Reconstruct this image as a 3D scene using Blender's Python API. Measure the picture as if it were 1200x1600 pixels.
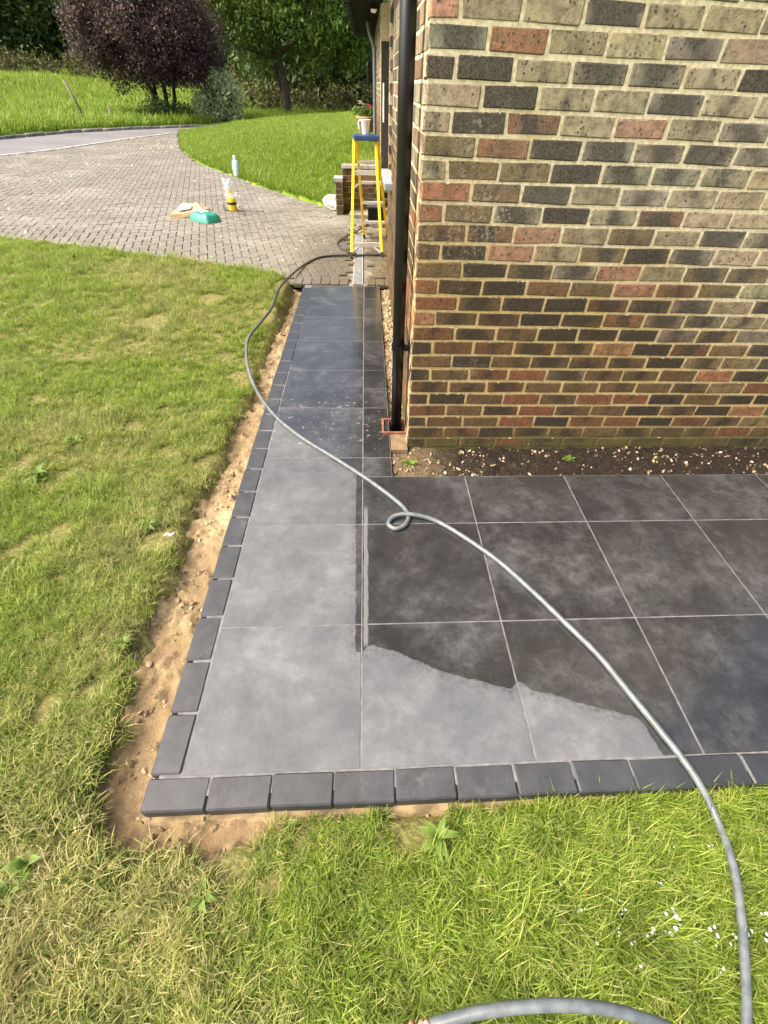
import bpy, bmesh, math, random
import numpy as np
from mathutils import Vector, Matrix, Euler, noise as mnoise

random.seed(7); RNG = np.random.default_rng(7)
SC = bpy.context.scene
for o in list(bpy.data.objects): bpy.data.objects.remove(o)
R = math.radians

# ------------------------------------------------------------------ camera
FPX, YAW, PIT, ROL, CX, CY = 700.9587, .0793, .8015, .0413, 620.8101, 856.4136   # in 1200 x 1600 photo pixels
CAM = np.array([.0514, -.5197, 1.6103])
_ca, _sa, _cb, _sb = math.cos(YAW), math.sin(YAW), math.cos(PIT), math.sin(PIT)
FW = np.array([_sa*_cb, _ca*_cb, -_sb]); _r0 = np.array([_ca, -_sa, 0]); _u0 = np.cross(_r0, FW)
RT = math.cos(ROL)*_r0 + math.sin(ROL)*_u0; UP = -math.sin(ROL)*_r0 + math.cos(ROL)*_u0
def ray(u, v): return FW + RT*(u-CX)/FPX - UP*(v-CY)/FPX
def G(u, v, z=0.0):                     # photo pixel -> point on the level z
    d = ray(u, v); return CAM + (z-CAM[2])/d[2]*d
def PX(p):                              # world points (n,3) -> photo pixels, depth
    D = np.atleast_2d(p) - CAM; z = D@FW; zz = np.where(np.abs(z) < 1e-6, 1e-6, z)
    return CX + FPX*(D@RT)/zz, CY - FPX*(D@UP)/zz, z
cd = bpy.data.cameras.new('camera'); cam = bpy.data.objects.new('camera', cd); SC.collection.objects.link(cam)
M = Matrix(((RT[0], UP[0], -FW[0], CAM[0]), (RT[1], UP[1], -FW[1], CAM[1]), (RT[2], UP[2], -FW[2], CAM[2]), (0, 0, 0, 1)))
cam.matrix_world = M
cd.sensor_fit = 'VERTICAL'; cd.sensor_height = 24; cd.lens = 24*FPX/1600
cd.shift_x = -(CX-600)/1600; cd.shift_y = (CY-800)/1600
cd.clip_start = .05; cd.clip_end = 2000
SC.camera = cam

# ------------------------------------------------------------------ light
SUN_EL, SUN_AZ = 50, -104                # azimuth from +Y towards +X (negative: from the left)
w = bpy.data.worlds.new('World'); SC.world = w; w.use_nodes = True
wn = w.node_tree; bg = wn.nodes['Background']
sky = wn.nodes.new('ShaderNodeTexSky'); sky.sky_type = 'NISHITA'; sky.sun_disc = False
sky.sun_elevation = R(SUN_EL); sky.sun_rotation = R(SUN_AZ); sky.air_density = 1.0; sky.dust_density = 9.0; sky.ozone_density = .3
wn.links.new(sky.outputs[0], bg.inputs[0]); bg.inputs[1].default_value = .15
sd = bpy.data.lights.new('sun', 'SUN'); sd.energy = 1.2; sd.angle = R(32); sd.color = (1, .96, .89)
so = bpy.data.objects.new('sun', sd); SC.collection.objects.link(so)
sv = Vector((math.sin(R(SUN_AZ))*math.cos(R(SUN_EL)), math.cos(R(SUN_AZ))*math.cos(R(SUN_EL)), math.sin(R(SUN_EL))))
so.rotation_euler = sv.to_track_quat('Z', 'Y').to_euler(); so.location = (-6, 0, 12)
vs = SC.view_settings; vs.view_transform = 'Standard'; vs.look = 'None'; vs.gamma = 1; vs.use_curve_mapping = False
vs.exposure = 1.62
SC.cycles.max_bounces = 6; SC.cycles.diffuse_bounces = 3; SC.cycles.glossy_bounces = 3; SC.cycles.transmission_bounces = 4; SC.cycles.transparent_max_bounces = 6

# ------------------------------------------------------------------ helpers
def link(o, parent=None):
    SC.collection.objects.link(o)
    if parent is not None: o.parent = parent
    return o
def mesh(name, V, F, mat=None, smooth=False):
    me = bpy.data.meshes.new(name)
    V = np.asarray(V, dtype=float)
    me.from_pydata(V.tolist() if len(V) < 5000 else V, [], F.tolist() if isinstance(F, np.ndarray) else F)
    if mat: me.materials.append(mat)
    if smooth: me.polygons.foreach_set('use_smooth', [True]*len(me.polygons))
    me.update(); return me
def ob(name, me, parent=None, loc=(0, 0, 0), rot=(0, 0, 0), scl=None):
    o = bpy.data.objects.new(name, me); link(o, parent); o.location = loc; o.rotation_euler = rot
    if scl is not None: o.scale = scl
    return o
def tag(o, label=None, cat=None, group=None, kind=None):
    if label: o['label'] = label
    if cat: o['category'] = cat
    if group: o['group'] = group
    if kind: o['kind'] = kind
    return o
def thing(name, loc, label, cat, group=None, rz=0):
    o = bpy.data.objects.new(name, None); link(o); o.location = loc; o.rotation_euler = (0, 0, rz); o.empty_display_size = .1
    return tag(o, label, cat, group)
def fattr(me, name, data, dom='POINT', typ='FLOAT'):
    a = me.attributes.new(name, typ, dom)
    a.data.foreach_set('color' if 'COLOR' in typ else ('vector' if typ == 'FLOAT_VECTOR' else 'value'), np.asarray(data).ravel())
class MB:                                # collects shapes into one mesh
    def __init__(s): s.V = []; s.F = []
    def add(s, V, F):
        n = len(s.V); s.V += [tuple(v) for v in V]; s.F += [tuple(i+n for i in f) for f in F]; return s
    def box(s, c, d, rz=0, rot=None):
        x, y, z = d[0]/2, d[1]/2, d[2]/2
        m = rot if rot is not None else Matrix.Rotation(rz, 3, 'Z')
        V = [Vector(c) + m@Vector((a*x, b*y, e*z)) for a, b, e in ((-1,-1,-1),(1,-1,-1),(1,1,-1),(-1,1,-1),(-1,-1,1),(1,-1,1),(1,1,1),(-1,1,1))]
        return s.add(V, [(0,3,2,1),(4,5,6,7),(0,1,5,4),(1,2,6,5),(2,3,7,6),(3,0,4,7)])
    def bar(s, a, b, wx, wy, up=(0, 0, 1)):
        a, b = Vector(a), Vector(b); d = (b-a); L = d.length; d.normalize()
        sx = d.cross(Vector(up)); sx = sx.normalized() if sx.length > 1e-4 else Vector((1, 0, 0)); sy = sx.cross(d)
        return s.box((a+b)/2, (wx, L, wy), rot=Matrix((sx, d, sy)).transposed())
    def tube(s, pts, rad, n=10, cap=True):
        pts = [Vector(p) for p in pts]; N = len(pts); rad = [rad]*N if not hasattr(rad, '__len__') else rad
        V = []; F = []; prev = None
        for i, p in enumerate(pts):
            t = (pts[min(i+1, N-1)] - pts[max(i-1, 0)]).normalized()
            if prev is None: a = t.cross(Vector((0, 0, 1))); a = a if a.length > .05 else t.cross(Vector((1, 0, 0)))
            else: a = prev - t*prev.dot(t)
            a.normalize(); prev = a.copy(); b = t.cross(a)
            for k in range(n):
                th = 2*math.pi*k/n; V.append(p + rad[i]*(math.cos(th)*a + math.sin(th)*b))
        for i in range(N-1):
            for k in range(n):
                k2 = (k+1) % n; F.append((i*n+k, i*n+k2, (i+1)*n+k2, (i+1)*n+k))
        if cap: F.append(tuple(range(n-1, -1, -1))); F.append(tuple((N-1)*n+k for k in range(n)))
        return s.add(V, F)
    def lathe(s, prof, c=(0, 0, 0), n=20):
        V = []; F = []
        for r, z in prof:
            for k in range(n): th = 2*math.pi*k/n; V.append((c[0]+r*math.cos(th), c[1]+r*math.sin(th), c[2]+z))
        for i in range(len(prof)-1):
            for k in range(n): k2 = (k+1) % n; F.append((i*n+k, i*n+k2, (i+1)*n+k2, (i+1)*n+k))
        return s.add(V, F)
    def build(s, name, mat, parent=None, smooth=False, loc=(0, 0, 0), bevel=0):
        me = mesh(name, s.V, s.F, mat, smooth)
        if bevel:
            bm = bmesh.new(); bm.from_mesh(me)
            bmesh.ops.bevel(bm, geom=list(bm.edges), offset=bevel, segments=2, affect='EDGES', profile=.6)
            bm.to_mesh(me); bm.free()
        return ob(name, me, parent, loc)
def bevel_box(d, b, jit=0, seed=0):      # 24 corners, 26 faces: a block with worn edges
    rr = random.Random(seed); x, y, z = d[0]/2, d[1]/2, d[2]/2
    bm = bmesh.new(); bmesh.ops.create_cube(bm, size=1)
    for v in bm.verts:
        v.co = Vector((v.co.x*2*x, v.co.y*2*y, v.co.z*2*z)) + Vector((rr.uniform(-jit, jit), rr.uniform(-jit, jit)*.4, rr.uniform(-jit, jit)))
    bmesh.ops.bevel(bm, geom=list(bm.edges), offset=b, segments=1, affect='EDGES')
    me = bpy.data.meshes.new('block'); bm.to_mesh(me); bm.free(); return me
def catmull(P, n=10):
    P = [Vector(p) for p in P]; Q = [P[0]*2-P[1]] + P + [P[-1]*2-P[-2]]; out = []
    for i in range(1, len(Q)-2):
        a, b, c, d = Q[i-1:i+3]
        for k in range(n):
            t = k/n; out.append(.5*((2*b) + (c-a)*t + (2*a-5*b+4*c-d)*t*t + (3*b-a-3*c+d)*t**3))
    return out + [P[-1]]
def inside(poly, X, Y):
    r = np.zeros(X.shape, bool); n = len(poly)
    for i in range(n):
        x1, y1 = poly[i]; x2, y2 = poly[(i+1) % n]
        if y1 == y2: continue
        r ^= ((y1 > Y) != (y2 > Y)) & (X < (x2-x1)*(Y-y1)/(y2-y1) + x1)
    return r
def segdist(poly, X, Y, closed=True):
    d = np.full(X.shape, 1e9); n = len(poly)
    for i in range(n if closed else n-1):
        a = np.array(poly[i], float); b = np.array(poly[(i+1) % n], float); e = b-a; L = e@e + 1e-12
        t = np.clip(((X-a[0])*e[0] + (Y-a[1])*e[1])/L, 0, 1)
        d = np.minimum(d, np.hypot(X-a[0]-t*e[0], Y-a[1]-t*e[1]))
    return d
def vnoise(X, Y, s, seed=0):             # smooth value noise 0..1
    rg = np.random.default_rng(seed); T = rg.random((256, 256)); x = X/s + 1000.3; y = Y/s + 1000.7
    i = np.floor(x).astype(int); j = np.floor(y).astype(int); fx = x-i; fy = y-j
    fx = fx*fx*(3-2*fx); fy = fy*fy*(3-2*fy); i %= 256; j %= 256; i2 = (i+1) % 256; j2 = (j+1) % 256
    return (T[i, j]*(1-fx)+T[i2, j]*fx)*(1-fy) + (T[i, j2]*(1-fx)+T[i2, j2]*fx)*fy
def fbm(X, Y, s, seed=0, o=4):
    r = 0; a = 1; t = 0
    for k in range(o): r = r + a*vnoise(X, Y, s/2**k, seed+k); t += a; a *= .55
    return r/t
def sstep(a, b, x): t = np.clip((x-a)/(b-a), 0, 1); return t*t*(3-2*t)
def grid(x0, x1, y0, y1, st, zf, mat, name, keep=None):
    nx = int(round((x1-x0)/st))+1; ny = int(round((y1-y0)/st))+1
    X, Y = np.meshgrid(np.linspace(x0, x1, nx), np.linspace(y0, y1, ny)); Z = zf(X, Y)
    V = np.stack([X.ravel(), Y.ravel(), Z.ravel()], 1)
    I = np.arange(nx*ny).reshape(ny, nx)
    F = np.stack([I[:-1, :-1].ravel(), I[:-1, 1:].ravel(), I[1:, 1:].ravel(), I[1:, :-1].ravel()], 1)
    if keep is not None:
        k = keep(V[:, 0], V[:, 1]); F = F[k[F].any(1)]
    me = mesh(name, V, F, mat, True); return ob(name, me), me

# ------------------------------------------------------------------ node helpers
class NT:
    def __init__(s, name):
        s.m = bpy.data.materials.new(name); s.m.use_nodes = True; s.t = s.m.node_tree; s.t.nodes.clear()
        s.out = s.t.nodes.new('ShaderNodeOutputMaterial'); s.b = s.t.nodes.new('ShaderNodeBsdfPrincipled')
        s.t.links.new(s.b.outputs[0], s.out.inputs[0])
    def set(s, node, key, v):
        i = node.inputs[key]
        if isinstance(v, bpy.types.NodeSocket): s.t.links.new(v, i)
        elif hasattr(i, 'default_value'):
            if hasattr(v, '__len__') and i.type == 'RGBA' and len(v) == 3: v = (*v, 1)
            i.default_value = v
    def n(s, typ, ins=None, **pr):
        nd = s.t.nodes.new('ShaderNode'+typ)
        for k, v in pr.items(): setattr(nd, k, v)
        for k, v in (ins or {}).items(): s.set(nd, k, v)
        return nd
    def p(s, **kw):
        for k, v in kw.items(): s.set(s.b, k.replace('_', ' '), v)
        return s.m
    def math(s, op, a, b=0.0, c=None, clamp=False):
        nd = s.n('Math', operation=op, use_clamp=clamp); s.set(nd, 0, a); s.set(nd, 1, b)
        if c is not None: s.set(nd, 2, c)
        return nd.outputs[0]
    def mix(s, f, a, b, bt='MIX'):
        nd = s.n('Mix', data_type='RGBA', blend_type=bt); s.set(nd, 0, f); s.set(nd, 6, a); s.set(nd, 7, b); return nd.outputs[2]
    def noise(s, vec, sc, det=4, ro=.55, out=0, dist=0):
        nd = s.n('TexNoise', {'Scale': sc, 'Detail': det, 'Roughness': ro, 'Distortion': dist})
        if vec is not None: s.set(nd, 'Vector', vec)
        return nd.outputs[out]
    def ss(s, a, b, x, lo=0.0, hi=1.0):
        nd = s.n('MapRange', {'From Min': a, 'From Max': b, 'To Min': lo, 'To Max': hi}, interpolation_type='SMOOTHSTEP'); s.set(nd, 'Value', x); return nd.outputs[0]
    def ramp(s, f, stops):
        nd = s.n('ValToRGB'); s.set(nd, 0, f); e = nd.color_ramp.elements
        while len(e) < len(stops): e.new(.5)
        for k, (p, c) in enumerate(stops): e[k].position = p; e[k].color = (*c, 1)
        return nd.outputs[0]
    def bump(s, h, st, d=.01):
        nd = s.n('Bump', {'Strength': st, 'Distance': d}); s.set(nd, 'Height', h); s.set(s.b, 'Normal', nd.outputs[0]); return nd.outputs[0]
    def pos(s): return s.n('NewGeometry').outputs['Position']
    def attr(s, name, typ='GEOMETRY', out='Fac'): return s.n('Attribute', attribute_name=name, attribute_type=typ).outputs[out]
def plain(name, col, rough=.5, metal=0, nz=.15, nsc=30, bump=0, spec=.5, **kw):
    t = NT(name); q = t.n('TexCoord').outputs['Object']
    f = t.noise(q, nsc); c = t.mix(t.ss(.3, .7, f), tuple(x*(1-nz) for x in col), tuple(min(1, x*(1+nz)) for x in col))
    if bump: t.bump(t.noise(q, nsc*3), bump, .004)
    rr = t.ss(.2, .8, t.noise(q, nsc*.4), max(0, rough-.08), min(1, rough+.08))
    return t.p(Base_Color=c, Roughness=rr, Metallic=metal, Specular_IOR_Level=spec, **kw)

# ------------------------------------------------------------------ materials
def grime(t, P):                          # damp brown staining on the lower left of the wall, ragged outline
    q = t.n('SeparateXYZ'); t.set(q, 0, P)
    lv = t.math('ADD', q.outputs[2], t.math('MULTIPLY', t.math('SUBTRACT', q.outputs[0], .286), .26))
    lv = t.math('ADD', lv, t.math('MULTIPLY', t.math('SUBTRACT', t.noise(P, 1.7, 5, .65), .5), 1.1))
    return t.ss(1.62, .95, lv)
def brick_mat(src):
    t = NT('brick_clay_'+src); P = t.pos()
    if src == 'object':
        oi = t.n('ObjectInfo'); base = oi.outputs['Color']; dark = oi.outputs['Alpha']; rnd = oi.outputs['Random']; oc = t.n('SeparateXYZ'); t.set(oc, 0, t.n('TexCoord').outputs['Object']); ends = t.math('MULTIPLY', t.math('SUBTRACT', t.math('MULTIPLY', t.math('ABSOLUTE', oc.outputs[0]), 9.3), .55), -.28)
    else:
        base = t.attr('bcol', out='Color'); dark = t.attr('bdark'); rnd = t.attr('brnd'); ends = 0.0
    off = t.n('VectorMath', operation='MULTIPLY_ADD'); t.set(off, 0, rnd); off.inputs[1].default_value = (37, 53, 71); t.set(off, 2, P); Q = off.outputs[0]
    big = t.noise(Q, 9, 3, .5); mid = t.noise(Q, 34, 5, .6); fine = t.noise(Q, 160, 4, .6)
    blot = t.noise(Q, 17, 5, .65); c = t.mix(t.ss(.30, .66, t.math('ADD', t.math('MULTIPLY', mid, .5), t.math('MULTIPLY', blot, .5))), t.mix(.7, base, (.055, .042, .026), 'MIX'), base)
    c = t.mix(t.ss(.35, .8, fine, 0, .35), c, (.42, .36, .26))
    # burnt patches
    m = t.math('ADD', t.math('ADD', t.math('MULTIPLY', big, .75), t.math('MULTIPLY', mid, .35)), ends); th = t.math('SUBTRACT', .98, t.math('MULTIPLY', dark, .78))
    msk = t.ss(-.05, .16, t.math('SUBTRACT', m, th))
    c = t.mix(t.math('MULTIPLY', msk, .84), c, t.mix(t.ss(.3, .7, fine), (.022, .020, .018), (.085, .076, .062)))
    # black speckle
    vo = t.n('TexVoronoi', {'Scale': 58.0, 'Randomness': 1.0}); t.set(vo, 'Vector', Q)
    vs_ = t.ss(.36, .18, vo.outputs['Distance']); gate = t.ss(.44, .56, t.noise(Q, 16, 3))
    c = t.mix(t.math('MULTIPLY', t.math('MULTIPLY', vs_, gate), .8), c, (.03, .027, .022))
    # pale lime bloom and lichen
    wb = t.noise(P, 2.2, 4, .6); ef = t.math('MULTIPLY', t.ss(.56, .7, wb), t.ss(.48, .66, t.noise(P, 70, 4, .7)))
    c = t.mix(t.math('MULTIPLY', ef, .55), c, (.5, .46, .38))
    gr = grime(t, P); c = t.mix(t.math('MULTIPLY', gr, .85), c, t.mix(1.0, c, (.52, .40, .24), 'MULTIPLY'))
    # green algae along the damp foot of the wall
    z = t.n('SeparateXYZ'); t.set(z, 0, P); al = t.ss(.24, .03, t.math('ADD', z.outputs[2], t.math('MULTIPLY', t.noise(P, 6, 4), .16), ), 0, 1)
    al2 = t.math('MULTIPLY', al, t.ss(.35, .6, t.noise(P, 14, 5, .65))); c = t.mix(t.math('MULTIPLY', al2, .8), c, (.075, .075, .018))
    if src == 'object':   # mortar smeared over the ragged arrises
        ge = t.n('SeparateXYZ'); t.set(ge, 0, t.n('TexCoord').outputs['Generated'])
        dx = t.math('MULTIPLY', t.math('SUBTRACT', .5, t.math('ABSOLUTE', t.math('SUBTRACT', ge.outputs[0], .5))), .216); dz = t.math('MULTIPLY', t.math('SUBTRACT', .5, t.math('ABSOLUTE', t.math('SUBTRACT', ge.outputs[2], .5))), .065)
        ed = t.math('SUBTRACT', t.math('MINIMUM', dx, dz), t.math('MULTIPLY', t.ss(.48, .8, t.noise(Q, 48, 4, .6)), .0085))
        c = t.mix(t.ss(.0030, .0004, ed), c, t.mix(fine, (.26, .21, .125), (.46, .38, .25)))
        c = t.mix(t.math('MULTIPLY', t.ss(.010, .004, ed), t.ss(.0008, .0035, ed, 0, .45)), c, (.05, .04, .025))  # dark rim inside the brick edge: shadow at the arris put into colour
    h = t.math('ADD', t.math('MULTIPLY', mid, .7), t.math('MULTIPLY', fine, .5)); t.bump(h, .8, .007)
    return t.p(Base_Color=c, Roughness=.82, Specular_IOR_Level=.3)
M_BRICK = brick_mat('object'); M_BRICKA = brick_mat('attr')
t = NT('lime_mortar'); P_ = t.pos(); f = t.noise(P_, 60, 5, .65); g2 = t.noise(P_, 3, 3)
z_ = t.n('SeparateXYZ'); t.set(z_, 0, P_)
c = t.mix(t.ss(.3, .7, f), (.42, .355, .22), (.68, .60, .43)); c = t.mix(t.ss(.5, .75, g2, 0, .7), c, (.38, .30, .14))
gr = grime(t, P_); c = t.mix(gr, c, t.mix(1.0, c, (.72, .62, .41), 'MULTIPLY')); c = t.mix(t.ss(.2, .02, z_.outputs[2]), c, (.09, .085, .03))
t.bump(f, .6, .004); M_MORTAR = t.p(Base_Color=c, Roughness=.95, Specular_IOR_Level=.2)

def patio_coords(t):
    s = t.n('SeparateXYZ'); t.set(s, 0, t.pos()); return s.outputs[0], s.outputs[1]
def fcurve(t, x, x0, x1, y0, y1, pts):
    nd = t.n('FloatCurve'); t.set(nd, 'Value', t.ss(x0, x1, x)); nd2 = t.n('MapRange', {'From Min': x0, 'From Max': x1}); t.set(nd2, 'Value', x); t.set(nd, 'Value', nd2.outputs[0])
    cv = nd.mapping.curves[0]; nd.mapping.use_clip = True
    nm = [((a-x0)/(x1-x0), (b-y0)/(y1-y0)) for a, b in pts]
    cv.points[0].location = nm[0]; cv.points[-1].location = nm[-1]
    for q in nm[1:-1]: cv.points.new(*q)
    for q in cv.points: q.handle_type = 'VECTOR'
    nd.mapping.update()
    m = t.n('MapRange', {'From Min': 0.0, 'From Max': 1.0, 'To Min': y0, 'To Max': y1}); t.set(m, 'Value', nd.outputs[0]); return m.outputs[0]
def wetness(t):                           # outline of the area that has been hosed down
    x, y = patio_coords(t); P = t.pos()
    nz = t.math('MULTIPLY', t.math('SUBTRACT', t.noise(P, 26, 4, .6), .5), .07)
    nb = t.math('MULTIPLY', t.math('SUBTRACT', t.noise(P, 4, 2, .5), .5), .05)
    h = fcurve(t, y, 0, 2.6, -.8, .2, [(0, -.02), (.5, -.026), (.86, -.03), (1.31, -.037), (1.655, -.037), (1.75, -.14), (1.89, -.27), (2.07, -.4), (2.27, -.55), (2.4, -.7), (2.6, -.8)])
    g = fcurve(t, x, -.8, 2, -.3, .7, [(-.8, .42), (0, .45), (.04, .48), (.143, .442), (.316, .35), (.438, .313), (.58, .268), (.615, .304), (.654, .262), (.77, .227), (.902, .177), (1.033, .137), (1.06, .0), (1.1, -.3), (2, -.3)])
    a = t.ss(-.004, .004, t.math('ADD', t.math('SUBTRACT', x, h), t.math('MULTIPLY', nz, .25)))
    nzz = t.math('ADD', t.math('MULTIPLY', nz, .45), t.math('MULTIPLY', nb, .5))
    b = t.ss(-.005, .005, t.math('ADD', t.math('SUBTRACT', y, g), nzz))
    far = t.ss(2.3, 2.5, y)
    a2 = t.ss(-.05, .0, t.math('ADD', t.math('SUBTRACT', x, h), nz)); b2 = t.ss(-.06, .0, t.math('ADD', t.math('SUBTRACT', y, g), nzz))
    isl = t.ss(.47, .56, t.noise(P, 55, 4, .7)); damp = t.math('MULTIPLY', t.math('MULTIPLY', a2, b2), t.math('MULTIPLY', isl, .55))
    return t.math('MAXIMUM', t.math('MAXIMUM', t.math('MULTIPLY', a, b), damp), far), x, y
def tile_mat():
    t = NT('slate_porcelain'); oi = t.n('ObjectInfo'); P = t.pos()
    off = t.n('VectorMath', operation='MULTIPLY_ADD'); t.set(off, 0, oi.outputs['Random']); off.inputs[1].default_value = (17, 29, 5); t.set(off, 2, P); Q = off.outputs[0]
    n1 = t.noise(Q, 2.6, 8, .64, dist=.3); n2 = t.noise(Q, 13, 7, .7, dist=.3); n3 = t.noise(Q, 60, 3, .6)
    m = t.math('ADD', t.math('MULTIPLY', n1, .6), t.math('MULTIPLY', n2, .4)); m = t.math('ADD', t.math('MULTIPLY', m, .92), t.math('MULTIPLY', n3, .08)); m = t.math('ADD', t.math('MULTIPLY', t.math('SUBTRACT', m, .5), 1.9), .5)
    wet, x, y = wetness(t)
    dry = t.ramp(m, [(.22, (.054, .059, .064)), (.45, (.080, .086, .092)), (.58, (.100, .106, .112)), (.78, (.145, .151, .157))])
    wt = t.ramp(m, [(.26, (.013, .013, .013)), (.45, (.022, .022, .0222)), (.57, (.036, .0365, .0365)), (.76, (.075, .077, .078))])
    c = t.mix(wet, dry, wt); c = t.mix(t.math('MULTIPLY', oi.outputs['Random'], .22), c, (.045, .046, .047))
    scf = t.math('MULTIPLY', t.ss(.66, .74, t.noise(Q, 34, 6, .75)), .35); c = t.mix(scf, c, (.2, .2, .2))
    # chalky smear beside the long joint, lime bloom at the edge of the wet
    sx = t.math('MULTIPLY', t.ss(.006, .010, t.math('ADD', x, t.math('MULTIPLY', t.math('SUBTRACT', n2, .5), .01))), t.ss(.032, .024, t.math('ADD', x, t.math('MULTIPLY', t.math('SUBTRACT', n2, .5), .03))))
    sy = t.math('MULTIPLY', t.ss(.46, .5, y), t.ss(1.38, 1.3, y)); sm = t.math('MULTIPLY', sx, sy)
    c = t.mix(t.math('MULTIPLY', sm, .75), c, (.15, .152, .15))
    spl = t.math('MULTIPLY', t.ss(.60, .66, t.noise(P, 21, 5, .7)), t.math('MULTIPLY', t.ss(1.75, 1.95, y), t.ss(2.75, 2.4, y)))
    c = t.mix(t.math('MULTIPLY', spl, .7), c, (.26, .26, .255))
    vo = t.n('TexVoronoi', {'Scale': 11.0}); t.set(vo, 'Vector', P)
    dr = t.math('MULTIPLY', t.ss(.06, .04, vo.outputs['Distance']), t.ss(.5, .6, t.noise(P, 3)))
    wv = t.math('MAXIMUM', wet, dr)
    rough = t.ss(0, 1, t.math('MULTIPLY', wv, t.ss(.2, .75, n1, 1.0, .82)), .62, .17)
    h = t.math('ADD', t.math('MULTIPLY', n2, .5), t.math('MULTIPLY', n3, .5)); t.bump(t.math('MULTIPLY', h, t.ss(0, 1, wet, 1.0, .25)), .12, .003)
    return t.p(Base_Color=c, Roughness=rough, Specular_IOR_Level=t.ss(0, 1, wet, .4, .55))
M_TILE = tile_mat()
t = NT('edging_concrete'); oi = t.n('ObjectInfo'); P_ = t.pos(); n1 = t.noise(P_, 12, 5, .6); n2 = t.noise(P_, 180, 3, .7); wet, x_, y_ = wetness(t)
wet2 = t.math('MAXIMUM', t.ss(2.6, 3.2, y_), t.ss(1.0, 1.12, x_))
c = t.mix(t.ss(.3, .7, n1), (.016, .0175, .019), (.036, .039, .042)); c = t.mix(t.ss(.4, .75, n2, 0, .2), c, (.11, .11, .11)); c = t.mix(t.math('MULTIPLY', t.ss(.6, .74, t.noise(P_, 7, 5, .7)), .4), c, (.15, .145, .13))
c = t.mix(t.math('MULTIPLY', oi.outputs['Random'], .35), c, (.03, .033, .036)); c = t.mix(t.math('MULTIPLY', wet2, .6), c, (.022, .023, .024))
t.bump(n2, .25, .002); M_BLOCK = t.p(Base_Color=c, Roughness=t.ss(0, 1, wet2, .55, .3))
M_GROUT = plain('grey_grout', (.115, .115, .113), .9, nz=.3, nsc=20)
M_HAUNCH = plain('sandy_mortar_bed', (.20, .145, .075), .95, nz=.55, nsc=14, bump=.8)

t = NT('sandy_subsoil'); P_ = t.pos(); f1 = t.noise(P_, 2.5, 5, .6); f2 = t.noise(P_, 40, 5, .7)
c = t.ramp(f1, [(.3, (.16, .11, .056)), (.5, (.30, .218, .115)), (.7, (.42, .32, .18))]); c = t.mix(t.ss(.35, .7, f2, 0, .7), c, (.14, .098, .05)); c = t.mix(t.ss(.58, .75, f2, 0, .6), c, (.52, .43, .28))
sq = t.n('SeparateXYZ'); t.set(sq, 0, P_); c = t.mix(t.math('MULTIPLY', t.ss(.45, -.1, sq.outputs[1]), t.ss(.35, .6, t.noise(P_, 9, 5, .65), .25, .8)), c, (.17, .115, .06)); t.bump(f2, .9, .012); M_SAND = t.p(Base_Color=c, Roughness=.95, Specular_IOR_Level=.2)
t = NT('dark_garden_soil'); P_ = t.pos(); f1 = t.noise(P_, 7, 5, .6); f2 = t.noise(P_, 70, 5, .7)
c = t.ramp(f2, [(.3, (.007, .005, .0035)), (.5, (.019, .0135, .009)), (.72, (.045, .033, .022))]); c = t.mix(t.ss(.62, .74, f1, 0, .5), c, (.12, .09, .05))
s_ = t.n('SeparateXYZ'); t.set(s_, 0, P_); c = t.mix(t.math('MULTIPLY', t.ss(.62, .3, s_.outputs[0]), .5), c, (.22, .16, .085))
t.bump(f2, 1, .015); M_SOIL = t.p(Base_Color=c, Roughness=.95, Specular_IOR_Level=.2)
t = NT('thatch_and_earth'); P_ = t.pos(); f1 = t.noise(P_, 3, 4, .6); f2 = t.noise(P_, 60, 5, .7)
c = t.ramp(f2, [(.3, (.06, .06, .02)), (.5, (.13, .125, .04)), (.7, (.28, .24, .10))]); c = t.mix(t.ss(.55, .75, f1, 0, .5), c, (.27, .19, .09))
t.bump(f2, .8, .01); M_THATCH = t.p(Base_Color=c, Roughness=.95, Specular_IOR_Level=.1)
t = NT('meadow_ground'); P_ = t.pos(); f1 = t.noise(P_, .25, 5, .6); f2 = t.noise(P_, 3, 5, .7)
c = t.ramp(f2, [(.3, (.09, .16, .015)), (.5, (.16, .27, .025)), (.7, (.27, .36, .05))]); c = t.mix(t.ss(.4, .7, f1, 0, .6), c, (.16, .21, .04))
M_MEADOW = t.p(Base_Color=c, Roughness=.9, Specular_IOR_Level=.1)
t = NT('asphalt'); P_ = t.pos(); f1 = t.noise(P_, .7, 4, .6); f2 = t.noise(P_, 120, 3, .7)
c = t.mix(t.ss(.3, .7, f1), (.085, .083, .083), (.125, .123, .122)); c = t.mix(t.ss(.4, .7, f2, 0, .4), c, (.18, .18, .177)); t.bump(f2, .4, .006)
M_ROAD = t.p(Base_Color=c, Roughness=.9)
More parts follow.
